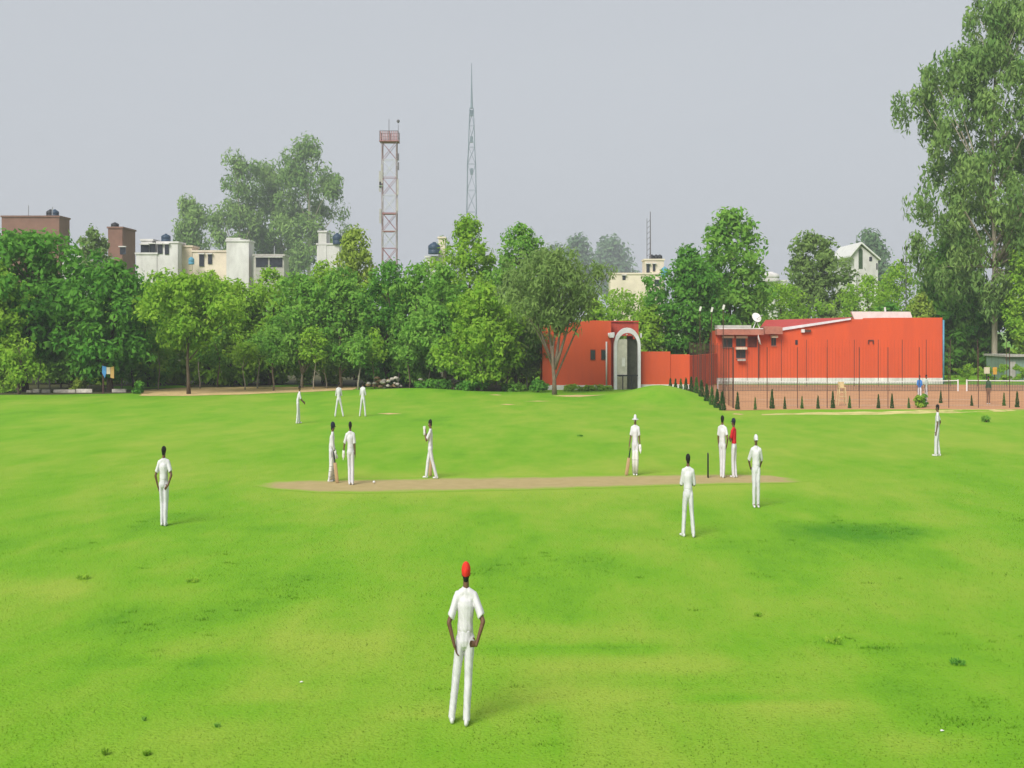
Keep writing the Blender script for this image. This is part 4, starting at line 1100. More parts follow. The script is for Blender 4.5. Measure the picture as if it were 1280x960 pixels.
Yw = 170
am = empty("aerial_mast", (X(814, Yw), Yw + 2, Z(325, Yw)), "thin double aerial mast on the roof of the cream building", "mast")
MB().tube([(0.1, 0, 0), (0.1, 0, 6.6)], [0.1, 0.05], 6).build("pole", M_TG, am)
MB().tube([(-0.35, 0, 0.2), (-0.35, 0, 5.7)], [0.05, 0.03], 6).build("pole", M_TG, am)
b = MB()
for i in range(7):
    b.tube([(-0.35, 0, .6 + i * .75), (0.1, 0, 1.0 + i * .75)], 0.03, 4)
b.build("bracing", M_TG, am)

Yl = 124
lm = empty("lamp_mast", (X(1132.5, Yl), Yl, 0), "dark lamp mast with crossarms between the gabled house and the gum", "mast")
zt = Z(312, Yl)
MB().tube([(0, 0, 0), (0, 0, zt)], [0.07, 0.04], 7).build("pole", M_TG, lm)
MB().tube([(-0.4, 0, Z(328, Yl)), (0.5, 0, Z(328, Yl))], 0.05, 5).build("crossarm", M_BLACK, lm)
for x_ in (-0.35, 0.45):
    MB().box((x_ - .12, -.15, Z(328, Yl) + .05), (x_ + .12, .15, Z(328, Yl) + .35)).build("lamp", M_BLACK, lm)
MB().lathe([(0.05, 0), (.2, .1), (.2, .3), (.05, .42)], (0, 0, zt - .05), 8).build("lamp", M_BLACK, lm)

# three floodlight poles by the dense tree
for i, (px, pt, Yp) in enumerate([(875, 382, 80), (889.5, 383, 76), (904, 380, 72)]):
    fp = empty("floodlight_pole", (X(px, Yp), Yp, zat(X(px, Yp), Yp)), "tall thin pole with small white floodlight, %s of three along the court's side fence" % ["farthest", "middle", "nearest"][i], "lamp post", "floodlight poles")
    h = Z(pt + 4, Yp) - zat(X(px, Yp), Yp)
    MB().tube([(0, 0, -.1), (0, 0, h)], [0.035, 0.022], 7).build("pole", M_POLE, fp)
    MB().add([(-.07, -.08, h - .12), (.03, -.08, h - .15), (.10, -.1, h + .12), (.0, -.1, h + .15), (-.07, .05, h - .12), (.03, .05, h - .15), (.10, .03, h + .12), (.0, .03, h + .15)],
             [(0, 1, 2, 3), (7, 6, 5, 4), (0, 4, 5, 1), (1, 5, 6, 2), (2, 6, 7, 3), (3, 7, 4, 0)]).build("lamp_head", M_WHITE, fp)

# ------------------------------------------------------------------ court fences, nets, umpire chair
def fence(label, pts, h, m, gap, wire=0.008, net=True):
    a = Vector((pts[0][0], pts[0][1], 0))
    root = empty("court_fence", a, label, "fence")
    for (x, y) in pts:
        z = zat(x, y) if y < 90 else 0
        MB().tube([(x - a.x, y - a.y, z - .1), (x - a.x, y - a.y, z + h)], 0.019, 6).build("post", m, root)
    if net:
        b = MB()
        p0, p1 = Vector(pts[0]), Vector(pts[-1])
        L = (p1 - p0).length; k = int(L / gap)
        for i in range(k + 1):
            p = p0.lerp(p1, i / k)
            b.tube([(p.x - a.x, p.y - a.y, 0.05 + zat(p.x, p.y)), (p.x - a.x, p.y - a.y, h)], wire, 3, False)
        for zz_ in (0.35,):
            b.tube([(p0.x - a.x, p0.y - a.y, zz_), (p1.x - a.x, p1.y - a.y, zz_)], wire * 1.5, 3, False)
        o = b.build("wire_netting", M_POLE, root); o["kind"] = "stuff"
    return root
fence("wire fence with thin brown posts along the near side of the clay court", [(X(px, 68.3), 68.3) for px in (917, 959, 997, 1034, 1074, 1110, 1149, 1186, 1223, 1262, 1300)], 3.25, M_POLE, 0.16, 0.0022)
fence("wire fence with thin brown posts along the far side of the clay court", [(X(px, 92.5), 92.5) for px in (880, 908, 934, 948, 977, 1008, 1034, 1068, 1098, 1128, 1158, 1188, 1222, 1258, 1300)], 3.4, M_POLE, 0.25, 0.003)
sidep = [(X(862 + (916 - 862) * (i / 11), 91 + (68.3 - 91) * (i / 11)), 91 + (68.3 - 91) * (i / 11)) for i in range(12)]
fence("dark wire fence with close-set posts receding along the court's side", sidep, 3.25, M_POLE, 0.16, 0.004)

M_NET = mat("net_cord", (0.12, 0.13, 0.12), 0.8, 0.15, 5)
M_TAPE = mat("white_tape", (0.72, 0.71, 0.70), 0.8, 0.06, 3)
for (pa, pb, lab) in [(897, 1197.5, "long tennis net with white tape nearer the gate end of the clay court"), (1208.5, 1420, "tennis net with white tape at the right edge of the photograph")]:
    Yn = 86.0
    xa, xb = X(pa, Yn), X(pb, Yn)
    nt = empty("tennis_net", (xa, Yn, 0), lab, "net", "tennis nets")
    zt = 0.76
    L = xb - xa
    sag = lambda s: zt - 0.10 * (1 - (2 * s - 1) ** 2) * (1 if pa < 1000 else 0.3)
    for x_ in (0, L):
        MB().tube([(x_, 0, -.05), (x_, 0, zt + .03)], 0.05, 8).build("post", M_TAPE, nt)
    N = 24
    t = MB()
    for i in range(N):
        s0, s1 = i / N, (i + 1) / N
        t.add([(L * s0, -.02, sag(s0) - .06), (L * s1, -.02, sag(s1) - .06), (L * s1, -.02, sag(s1)), (L * s0, -.02, sag(s0)), (L * s0, .02, sag(s0) - .06), (L * s1, .02, sag(s1) - .06), (L * s1, .02, sag(s1)), (L * s0, .02, sag(s0))],
              [(0, 1, 2, 3), (7, 6, 5, 4), (3, 2, 6, 7), (0, 4, 5, 1)])
    t.build("tape", M_TAPE, nt)
    b = MB()
    for i in range(int(L / 0.11)):
        s = i * 0.11 / L
        b.tube([(i * .11, 0, 0.03), (i * .11, 0, sag(s) - .05)], 0.014, 3, False)
    for j in range(6):
        b.tube([(0, 0, .06 + j * .1), (L * .5, 0, .06 + j * .088), (L, 0, .06 + j * .1)], 0.014, 3, False)
    o = b.build("netting", M_NET, nt); o["kind"] = "stuff"

uc = empty("umpire_chair", (X(1052, 70.5), 70.5, 0.01), "tall cream wooden umpire chair standing on the clay court", "chair")
uc.scale = (.75, .8, .8)
M_WOOD = mat("cream_wood", (0.62, 0.48, 0.26), 0.7, 0.15, 4, stretch=(1, 1, .3))
for (sx, sy) in [(-1, -1), (1, -1), (1, 1), (-1, 1)]:
    MB().tube([(sx * .32, sy * .35, 0), (sx * .2, sy * .18, 1.2)], 0.035, 6).build("leg", M_WOOD, uc)
for z_ in (0.3, 0.6, 0.9):
    MB().box((-.28, -.36 + z_ * .12, z_), (.28, -.28 + z_ * .12, z_ + .05)).build("rung", M_WOOD, uc)
MB().box((-.24, -.22, 1.2), (.24, .22, 1.26)).build("seat", M_WOOD, uc)
MB().box((-.22, .17, 1.27), (.22, .21, 1.62)).build("backrest", M_WOOD, uc)
for sx in (-.23, .20):
    MB().box((sx, -.2, 1.40), (sx + .04, .165, 1.44)).build("armrest", M_WOOD, uc)

# ------------------------------------------------------------------ small things under the belt
Ys = 83.2
sg = empty("painted_board", (X(132, Ys), Ys, 0), "blue, cream and orange painted boards on a post before the dark tree", "sign")
MB().tube([(-0.15, 0, -.1), (-0.15, 0, Z(455, Ys))], 0.06, 7).build("post", M_POLE, sg)
def spanel(pl, pr, pts, m):
    MB().prism_y([(X(a, Ys) - sg.location.x, Z(b, Ys)) for a, b in pts], -.1, -.06).build("panel", m, sg)
spanel(0, 0, [(128.3, 466), (131.5, 472.5), (133.5, 466), (133.5, 458.5), (128.3, 457)], mat("sky_blue_paint", (0.08, 0.28, 0.62), 0.6, 0.08, 3))
spanel(0, 0, [(133.8, 467.5), (138.4, 467.5), (138.4, 459), (133.8, 459)], M_CREAMP)
spanel(0, 0, [(138.7, 472), (143, 473), (143, 458), (138.7, 459)], mat("ochre_paint", (0.60, 0.36, 0.13), 0.7, 0.1, 3))

def stone_mesh(seed):
    r = random.Random(seed)
    mb = MB(); n = 7
    mb.lathe([(0.35 + .2 * r.random(), -.1), (0.5 + .15 * r.random(), .12), (.42, .32), (.15, .42)], (0, 0, 0), n)
    mb.v = [(x * (1 + .3 * (r.random() - .5)), y * (1 + .3 * (r.random() - .5)), z * (1 + .3 * (r.random() - .5))) for x, y, z in mb.v]
    return mb
M_RUB = mat("rubble_brown", (0.36, 0.24, 0.13), 0.95, 0.25, 3)
M_RUBW = mat("rubble_pale", (0.60, 0.55, 0.48), 0.95, 0.2, 3)
for i, (pa, pb, lab) in enumerate([(459, 481, "brown and white rubble heap at the edge of the belt, left of the other heaps"), (485, 501, "pale rubble heap in the middle of three under the belt"), (545, 575, "straggling pale rubble line under the belt near the low leafy tree"), (523, 533, "small ochre rubble heap below the tall bright tree")]):
    Yq = 89.2
    rp = empty("rubble_heap", (X((pa + pb) / 2, Yq), Yq, zat(X((pa + pb) / 2, Yq), Yq)), lab, "rubble", "rubble heaps")
    r = random.Random(i)
    for k in range(int((pb - pa) * 0.9)):
        me = stone_mesh(i * 50 + k).mesh("stone", M_RUB if (r.random() < .6 and i in (0, 3)) or r.random() < .25 else M_RUBW)
        o = link("stone", me, rp)
        x_ = (r.random() - .5) * (pb - pa) / F * Yq
        o.location = (x_, (r.random() - .5) * .8, 0.02 + max(0, r.random() * .75 - abs(x_) * .35))
        s = .22 + .25 * r.random(); o.scale = (s * .8, s, s * .8)
kb = empty("white_kerb", (X(75, 84.5), 84.5, 0), "broken whitewashed kerb along the grass edge under the far left trees", "kerb")
for (a, b) in [(33, 39), (41, 49), (52, 62), (67, 94), (95, 115), (140, 157)]:
    Yq = 84.4
    MB().box((X(a, Yq) - kb.location.x, -.12, -.05), (X(b, Yq) - kb.location.x, .12, .15 + .04 * (a % 3))).build("kerb_stone", M_RUBW, kb)

# ------------------------------------------------------------------ people
SQ = 0.57       # the photograph shows everybody this narrow
M_SKIN = mat("brown_skin", (0.165, 0.082, 0.050), 0.55, 0.08, 6, spec=0.4)
M_SHIRT = mat("white_cotton", (0.665, 0.645, 0.665), 0.9, 0.03, 4, bump=0.2, stretch=(2.5, 2.5, .8))
M_TROU = mat("white_flannel", (0.655, 0.64, 0.67), 0.9, 0.03, 4, bump=0.2, stretch=(2.5, 2.5, .5))
M_SHOE = mat("white_leather", (0.70, 0.69, 0.68), 0.6, 0.08, 8)
M_HAIR = mat("black_hair", (0.012, 0.010, 0.010), 0.7, 0.2, 30, bump=0.4)
M_REDC = mat("red_cloth", (0.72, 0.035, 0.020), 0.85, 0.06, 8, bump=0.3)
M_REDS = mat("red_shirt", (0.60, 0.020, 0.028), 0.85, 0.06, 8, bump=0.3)
M_NAVY = mat("navy_cloth", (0.015, 0.018, 0.035), 0.85, 0.1, 8)
M_BLUES = mat("blue_shirt", (0.06, 0.22, 0.60), 0.85, 0.08, 8)
M_MINT = mat("pale_green_shirt", (0.52, 0.62, 0.56), 0.85, 0.06, 8)
M_OLIVE = mat("dark_green_shirt", (0.045, 0.085, 0.05), 0.85, 0.1, 8)
M_BROWNT = mat("brown_trousers", (0.20, 0.12, 0.08), 0.85, 0.1, 8)
M_PAD = mat("pad_canvas", (0.74, 0.73, 0.69), 0.85, 0.06, 8)
M_GLOVE = mat("glove_leather", (0.76, 0.75, 0.70), 0.8, 0.06, 8)
M_WILLOW = mat("willow_wood", (0.45, 0.30, 0.16), 0.6, 0.15, 5, stretch=(1, 1, .2))

SIDE = bpy.data.scenes.new("side")       # a bench for the modifiers, removed again below
def remesh(mb, voxel, smooth=3, rumple=0.0, seed=0.0):
    """one continuous surface from overlapping limbs"""
    if voxel <= 0:                      # small worn things: a few simple shapes, no need to fuse
        return mb.mesh("piece")
    tmp = bpy.data.objects.new("tmp", mb.mesh("tmp"))
    SIDE.collection.objects.link(tmp)
    m = tmp.modifiers.new("r", 'REMESH'); m.mode = 'VOXEL'; m.voxel_size = voxel; m.use_smooth_shade = True
    s = tmp.modifiers.new("s", 'SMOOTH'); s.factor = 0.5; s.iterations = smooth
    vl = SIDE.view_layers[0]; vl.update(); dg = vl.depsgraph
    me = bpy.data.meshes.new_from_object(tmp.evaluated_get(dg), depsgraph=dg)
    bpy.data.objects.remove(tmp)
    me.materials.clear()
    if rumple:
        nv = len(me.vertices)
        co = np.empty(nv * 3, np.float32); me.vertices.foreach_get("co", co); co = co.reshape(-1, 3)
        no = np.empty(nv * 3, np.float32); me.vertex_normals.foreach_get("vector", no); no = no.reshape(-1, 3)
        # cloth: broad bagging plus slanting folds
        k = np.array([mnoise.noise((p[0] * 11, p[1] * 11, p[2] * 4 + seed)) + 0.7 * mnoise.noise((p[0] * 20 + p[2] * 17, p[1] * 20, p[2] * 7 + seed))
                      for p in co.astype(float)], np.float32)
        me.vertices.foreach_set("co", (co + no * (k * rumple)[:, None]).ravel())
        me.update()
    return me

def person(label, px, py, face, P, shirt=M_SHIRT, trousers=M_TROU, head="hair", cap=M_REDC, voxel=0.014, sleeve=0.72, pads=False, group="cricketers on the field", gloves=(), scale=1.0):
    """a standing figure. Local frame: +y is where the figure faces, +x its right side; face turns it (degrees, 0 = away from the camera)"""
    b0 = gp(px, py)
    root = empty("person", (b0.x, b0.y, zat(b0.x, b0.y)), label, "person", group)
    V3 = Vector
    g = lambda k, d: V3(P.get(k, d))
    lean = g('lean', (0, 0, 0))                      # shoulder shift
    hip = g('hip', (0, 0, 0))
    pel = V3((0, 0, 0.95)) + hip
    hl, hr = pel + V3((-.085, 0, -.05)), pel + V3((.085, 0, -.05))
    al, ar_ = g('fl', (-.10, 0, 0)) + V3((0, -.02, .085)), g('fr', (.10, 0, 0)) + V3((0, -.02, .085))
    kl = (hl + al) / 2 + g('kl', (0, .03, .02)); kr = (hr + ar_) / 2 + g('kr', (0, .03, .02))
    waist = pel + V3((0, 0, .13)) + lean * .25
    chest = pel + V3((0, 0, .34)) + lean * .7
    neck = pel + V3((0, 0, .50)) + lean
    sl, sr = neck + V3((-.165, 0, -.075)), neck + V3((.165, 0, -.075))
    hd = neck + g('head', (0, .015, .165))
    arms = []
    for s, sh_ in (('l', sl), ('r', sr)):
        sg_ = -1 if s == 'l' else 1
        el = sh_ + g('e' + s, (sg_ * .06, -.02, -.29))
        wr = el + g('w' + s, (0, .04, -.25))
        hdv = g('h' + s, tuple((wr - el).normalized())).normalized()
        arms.append((s, sg_, sh_, el, wr, hdv))
    # --- body: one skin-coloured figure
    B = MB()
    B.cone(pel - V3((0, 0, .03)), waist, (.145, .10), (.125, .085))
    B.cone(waist, chest, (.125, .085), (.155, .10))
    B.cone(chest, neck - V3((0, 0, .06)), (.150, .10), (.085, .065))
    B.cone(neck - V3((0, 0, .05)), hd - V3((0, .02, .05)), .060, .054)
    for h_, k_, a_2, fd in ((hl, kl, al, 'fl'), (hr, kr, ar_, 'fr')):
        B.cone(h_, k_, .085, .056); B.cone(k_, a_2, .055, .036); B.cone(a_2, a_2 + V3((0, .12, -.05)), (.035, .03), (.035, .02))
    for s, sg_, sh_, el, wr, hv in arms:
        B.cone(sh_ + V3((-sg_ * .05, 0, .0)), sh_, .055, .052)
        B.cone(sh_, el, .050, .040); B.cone(el, wr, .041, .027)
        # palm, four fingers with a bend, thumb from the side of the palm
        up = V3((0, 0, 1)) if abs(hv.z) < .8 else V3((0, 1, 0))
        side = (up - hv * up.dot(hv)).normalized(); nrm_ = hv.cross(side)
        pe = wr + hv * .085
        B.cone(wr, pe, (.022, .016), (.040, .015), ref=tuple(side))
        curl = nrm_ * (P.get('curl', .4) * (-sg_))
        for q, (o_, ln) in enumerate([(-.030, .055), (-.010, .066), (.010, .070), (.030, .060)]):
            f0 = pe + side * o_ - hv * .005
            f1 = f0 + (hv + curl * .5).normalized() * ln * .55
            f2 = f1 + (hv * .8 + curl * 1.6).normalized() * ln * .55
            B.cone(f0, f1, .0095, .009, n=8); B.cone(f1, f2, .009, .0075, n=8)
        t0 = wr + hv * .025 + side * .026
        t1 = t0 + (hv * .6 + side * .9).normalized() * .04
        B.cone(t0, t1, .012, .011, n=8); B.cone(t1, t1 + (hv + side * .25 + curl * .4).normalized() * .035, .011, .0085, n=8)
    # head: skull, jaw, nose, ears, brow (looks along +y, turned by 'look')
    H = MB()
    look = math.radians(P.get('look', 0)); nod = P.get('nod', 0.0)
    def hp(x, y, z):
        c, s = math.cos(look), math.sin(look)
        y2 = y * math.cos(nod) + z * math.sin(nod); z2 = -y * math.sin(nod) + z * math.cos(nod)
        return hd + V3((x * c - y2 * s, x * s + y2 * c, z2))
    B.cone(hp(0, -.025, .035), hp(0, .012, .030), (.074, .084), (.072, .080))
    B.cone(hp(0, .012, .0), hp(0, .035, -.072), (.064, .074), (.036, .040))
    B.cone(hp(0, .080, -.005), hp(0, .100, -.028), .011, .014, n=8)
    B.cone(hp(-.03, .078, .022), hp(.03, .078, .022), .012, .012, n=8)
    for sx in (-1, 1):
        B.cone(hp(sx * .076, -.012, -.015), hp(sx * .078, -.010, .015), (.008, .018), (.009, .020), ref=(1, 0, 0), n=8)
    B.cone(hp(-.018, .082, -.056), hp(.018, .082, -.056), .008, .008, n=8)
    rot = Matrix.Rotation(math.radians(face), 4, 'Z')
    fin = Matrix.Diagonal((SQ * scale, scale, scale, 1)) @ rot
    def put(me, name, m):
        me.transform(fin)
        me.materials.append(m)
        me.polygons.foreach_set("use_smooth", [True] * len(me.polygons))
        return link(name, me, root)
    sd_ = px * .13
    put(remesh(B, voxel * (.72 if voxel < .01 else .95), 2), "body", M_SKIN)
    # --- shirt
    S = MB()
    S.cone(pel + V3((0, 0, .0)), pel + V3((0, 0, .085)), (.140, .100), (.156, .114), cap0='flat')
    S.cone(pel + V3((0, 0, .085)), waist + V3((0, 0, .05)), (.156, .116), (.146, .108))
    S.cone(waist + V3((0, 0, .05)), chest, (.146, .108), (.170, .120))
    S.cone(chest, neck - V3((0, 0, .07)), (.170, .120), (.105, .082))
    S.cone(neck - V3((0, 0, .03)), neck + V3((0, .0, .035)), (.078, .075), (.066, .064), cap1='flat')
    for s, sg_, sh_, el, wr, hv in arms:
        end = sh_.lerp(el, sleeve) if sleeve <= 1 else el.lerp(wr, sleeve - 1)
        S.cone(neck + V3((sg_ * .035, -.01, -.015)), sh_ + V3((-sg_ * .015, 0, .005)), (.052, .062), (.062, .066), ref=(0, 0, 1))
        S.cone(chest.lerp(neck, .45) + V3((sg_ * .06, 0, 0)), sh_, .075, .066)
        if sleeve <= 1:
            S.cone(sh_, end, .066, .068, cap1='flat')
        else:
            S.cone(sh_, el, .068, .056); S.cone(el, end, .056, .046, cap1='flat')
    put(remesh(S, voxel, 8 if voxel < .01 else 3, .0075, sd_), "shirt", shirt)
    # --- trousers
    T = MB()
    T.cone(pel + V3((0, 0, -.04)), pel + V3((0, 0, .075)), (.162, .122), (.152, .112), cap1='flat')
    for h_, k_, a_2 in ((hl, kl, al), (hr, kr, ar_)):
        T.cone(h_, k_, (.100, .108), (.076, .080)); T.cone(k_, a_2 - V3((0, 0, .035)), (.076, .080), (.066, .074), cap1='flat')
    put(remesh(T, voxel, 8 if voxel < .01 else 3, .0085, sd_ + 3), "trousers", trousers)
    # --- shoes
    for a_2, k in ((al, 'tl'), (ar_, 'tr')):
        td = V3(P.get(k, (0, 1, 0))).normalized()
        K = MB()
        base = V3((a_2.x, a_2.y, max(a_2.z - .045, .04)))
        K.cone(base - td * .05, base + td * .06, (.043, .042), (.045, .036), ref=(td.y, -td.x, 0))
        K.cone(base + td * .06 - V3((0, 0, .005)), base + td * .165 - V3((0, 0, .012)), (.046, .034), (.038, .024), ref=(td.y, -td.x, 0))
        K.cone(base - td * .02, base + V3((0, 0, .05)) - td * .02, .045, .042)
        put(remesh(K, .010 if voxel < .01 else 0, 2), "shoe", M_SHOE)
    # --- hair, cap, hat or helmet
    Hh = MB()
    Hh.cone(hp(0, -.028, .045), hp(0, .006, .045), (.081, .090), (.078, .084))
    Hh.cone(hp(0, -.045, .02), hp(0, -.050, -.035), (.070, .055), (.055, .042))
    if head == "hair":
        put(remesh(Hh, .010 if voxel < .01 else 0, 1, .003, sd_), "hair", M_HAIR)
    else:
        Hh2 = MB(); Hh2.cone(hp(0, -.045, -.005), hp(0, -.048, -.045), (.070, .052), (.052, .040))
        put(remesh(Hh2, .011 if voxel < .01 else 0, 1), "hair", M_HAIR)
        C = MB()
        if head == "cap":
            C.cone(hp(0, -.030, .050), hp(0, .008, .050), (.088, .098), (.086, .092))
            C.cone(hp(0, .06, .035), hp(0, .145, .020), (.070, .010), (.050, .009))
        elif head == "hat":
            C.cone(hp(0, -.01, .03), hp(0, -.01, .095), (.095, .10), (.076, .085))
            C.cone(hp(0, -.005, .022), hp(0, -.005, .034), (.175, .165), (.165, .155), cap0='flat', cap1='flat', n=20)
        elif head == "helmet":
            C.cone(hp(0, -.030, .050), hp(0, .010, .050), (.098, .105), (.094, .100))
            C.cone(hp(0, -.04, .0), hp(0, -.045, -.05), (.090, .068), (.082, .055))
            C.cone(hp(0, .07, .045), hp(0, .15, .030), (.075, .010), (.055, .009))
        put(remesh(C, .009 if voxel < .01 else 0, 1), {"cap": "cap", "hat": "sun_hat", "helmet": "helmet"}[head], cap)
    # --- eyes
    E = MB()
    for sx in (-1, 1):
        E.cone(hp(sx * .029, .074, .004), hp(sx * .029, .079, .004), .011, .010, n=8)
    put(E.mesh("eye_pair"), "eyes", M_WHITE)
    if pads:
        for k_, a_2 in ((kl, al), (kr, ar_)):
            Q = MB()
            Q.cone(k_ + V3((0, .03, .16)), k_ + V3((0, .035, 0)), (.085, .085), (.100, .100), cap0='round')
            Q.cone(k_ + V3((0, .035, 0)), a_2 + V3((0, .05, .0)), (.098, .098), (.085, .090), cap1='flat')
            put(remesh(Q, .013 if voxel < .01 else 0, 2), "leg_pad", M_PAD)
            st_ = MB()
            for f_ in (.1, .45, .8):
                c_ = k_.lerp(a_2, f_) + V3((0, .03, 0))
                st_.cone(c_, c_ - V3((0, 0, .014)), (.102, .104), (.102, .104), cap0='flat', cap1='flat')
            put(st_.mesh("strap"), "pad_strap", M_GREY)
    for s, sg_, sh_, el, wr, hv in arms:
        if s in gloves:
            G = MB()
            G.cone(wr - hv * .06, wr + hv * .03, (.058, .055), (.066, .052), cap0='flat')
            G.cone(wr + hv * .02, wr + hv * .12, (.066, .050), (.062, .040))
            for o_ in (-.04, -.014, .014, .04):
                upv = V3((0, 0, 1)) if abs(hv.z) < .8 else V3((0, 1, 0))
                sdv = (upv - hv * upv.dot(hv)).normalized()
                G.cone(wr + hv * .12 + sdv * o_, wr + hv * .19 + sdv * o_ * 1.2, .019, .016, n=8)
            put(remesh(G, .011 if voxel < .01 else 0, 2), "glove", M_GLOVE)
    return root, arms, fin

# hands on hips: elbows out and back, wrists in to the waist
HIPS_L = dict(el=(-.19, -.07, -.24), wl=(.115, .10, -.215), hl=(.5, .45, -.75))
HIPS_R = dict(er=(.13, -.08, -.26), wr=(-.085, .10, -.22), hr=(-.5, .45, -.75))
FOLD = dict(el=(-.07, .06, -.28), wl=(.17, .15, .06), hl=(1, .2, .1), er=(.07, .06, -.28), wr=(-.17, .15, .03), hr=(-1, .2, .1))

person("fielder in red cap and whites, back to us, hands on hips, nearest of all", 576, 903.5, 0,
       dict(hip=(.085, 0, 0), lean=(.015, .0, 0), fl=(-.175, .03, 0), fr=(.115, -.06, 0), kl=(0, .02, .02), kr=(0, .03, .02), tl=(-.25, 1, 0), tr=(.1, 1, 0),
            el=(-.155, -.08, -.265), wl=(.105, -.015, -.245), hl=(.42, .25, -.85), er=(.165, -.10, -.25), wr=(-.125, -.04, -.24), hr=(-.8, -.25, .15), curl=.5),
       head="cap", cap=M_REDC, voxel=0.0085, sleeve=.80, scale=1.01)
person("bareheaded fielder in whites with hands at his hips, standing farthest left on the near grass", 205.5, 657, 6,
       dict(hip=(-.02, 0, 0), fl=(-.085, .03, 0), fr=(.06, -.05, 0), el=(-.13, -.04, -.27), wl=(.085, .02, -.25), hl=(.25, .3, -.9), er=(.135, -.07, -.26), wr=(-.10, -.06, -.22), hr=(-.6, -.2, -.4), look=-6), sleeve=.75)
person("bent-forward fielder in whites, leftmost of the three far ones", 373, 529, -70,
       dict(lean=(0, .12, -.03), hip=(0, -.04, 0), fl=(-.08, .10, 0), fr=(.08, -.10, 0), el=(-.04, .12, -.26), wl=(.02, .20, -.12), er=(.04, .10, -.26), wr=(-.02, .2, -.14), nod=.25), sleeve=.9)
person("far fielder in whites with legs wide apart, under the grey-stemmed tree", 423.5, 521, 12, dict(fl=(-.30, 0, 0), fr=(.36, 0, 0), hip=(0, 0, -.06), **FOLD), sleeve=1.1)
person("far fielder in whites with legs apart, rightmost of the three far ones", 453.5, 520.5, -8, dict(fl=(-.26, 0, 0), fr=(.24, 0, 0), hip=(0, 0, -.04), **FOLD), sleeve=1.1)
bt1 = person("batsman in pads, hunched over his bat beside the wicketkeeper", 414, 602, -80,
       dict(lean=(0, .07, -.03), fl=(-.10, .10, 0), fr=(.10, -.06, 0), el=(.02, .03, -.28), wl=(.08, .10, -.22), er=(-.02, .03, -.28), wr=(-.06, .10, -.22), nod=.2, look=-20), head="helmet", cap=M_NAVY, pads=True, sleeve=1.6, gloves=('l', 'r'), scale=.97)
person("bareheaded wicketkeeper with one big white glove held out beside the batsman", 437.5, 606, 8,
       dict(hip=(.03, 0, 0), lean=(-.02, 0, 0), fl=(-.02, .02, 0), fr=(.13, -.02, 0), el=(-.12, .02, -.27), wl=(-.03, .05, -.22), hl=(-.1, .1, -1), er=(.05, -.03, -.28), wr=(.02, .03, -.26)), gloves=('l',), sleeve=.85)
person("striding player in whites with hands raised to his face, mid pitch", 538, 598, 84,
       dict(fl=(-.05, -.30, 0), fr=(.05, .24, 0), hip=(0, 0, -.05), el=(-.04, .16, -.22), wl=(.10, .12, .20), hl=(.2, .1, 1), er=(.04, .13, -.24), wr=(-.10, .13, .20), hr=(-.2, .1, 1), nod=.15, kl=(0, .04, .03)), sleeve=.8, gloves=('l',))
person("batsman in wide white sun hat and pads leaning on his bat", 794, 594, 176,
       dict(fl=(-.06, .02, 0), fr=(.07, -.02, 0), el=(-.05, .0, -.28), wl=(-.03, .05, -.25), er=(.08, .02, -.28), wr=(.07, .10, -.24)), head="hat", cap=M_SHIRT, pads=True, gloves=('l',), sleeve=.75)
person("bareheaded fielder in whites with arms folded and feet apart, near the black stumps", 860, 671, -4,
       dict(fl=(-.17, .03, 0), fr=(.19, -.04, 0), hip=(0, 0, -.02), tl=(-.45, .8, 0), tr=(.3, 1, 0), **FOLD), sleeve=1.0)
person("bareheaded bowler in whites with hand on hip, turned to the person in red", 903, 597, -38,
       dict(hip=(0, 0, .0), fl=(-.07, .05, 0), fr=(.08, -.05, 0), tl=(-.2, 1, 0), el=(-.06, .02, -.29), wl=(.02, .05, -.26), **HIPS_R), sleeve=.7, scale=1.03)
person("person in red shirt, dark cap and white trousers beside the bowler", 917.5, 597, 48,
       dict(fl=(-.06, .03, 0), fr=(.07, -.04, 0), lean=(0, .02, 0), **FOLD), shirt=M_REDS, head="cap", cap=M_NAVY, sleeve=.75, scale=.98)
person("fielder in white cap facing us with hands behind his back", 945, 634, 172,
       dict(fl=(-.085, .0, 0), fr=(.085, .02, 0), el=(-.09, -.12, -.26), wl=(.08, -.10, -.21), er=(.11, -.11, -.26), wr=(-.09, -.10, -.21), hl=(.8, -.2, -.3), hr=(-.8, -.2, -.3)), head="cap", cap=M_SHIRT, sleeve=.95)
person("bareheaded fielder in whites looking left, alone near the dirt path", 1171.5, 570, 58,
       dict(fl=(-.13, .10, 0), fr=(.10, -.08, 0), lean=(0, -.02, 0), el=(-.05, .0, -.28), wl=(0, .06, -.26), er=(.08, -.13, -.24), wr=(-.02, .12, -.22), hr=(0, .6, -.5)), sleeve=.72)
GC = "people on the clay court"
person("person in blue shirt on the clay court behind the round bush", 1149.5, 506, 150, dict(lean=(0, .05, 0)), shirt=M_BLUES, group=GC, sleeve=.8, scale=.95)
person("person in pale clothes beside the one in blue on the court", 1157.5, 505, -150, dict(lean=(0, .03, 0)), shirt=M_MINT, group=GC, sleeve=.8, scale=.95)
person("person in dark green top standing alone on the court at the right", 1235.5, 505, 160, dict(), shirt=M_OLIVE, trousers=M_BROWNT, group=GC, sleeve=1.5, scale=.9)

bpy.data.scenes.remove(SIDE)

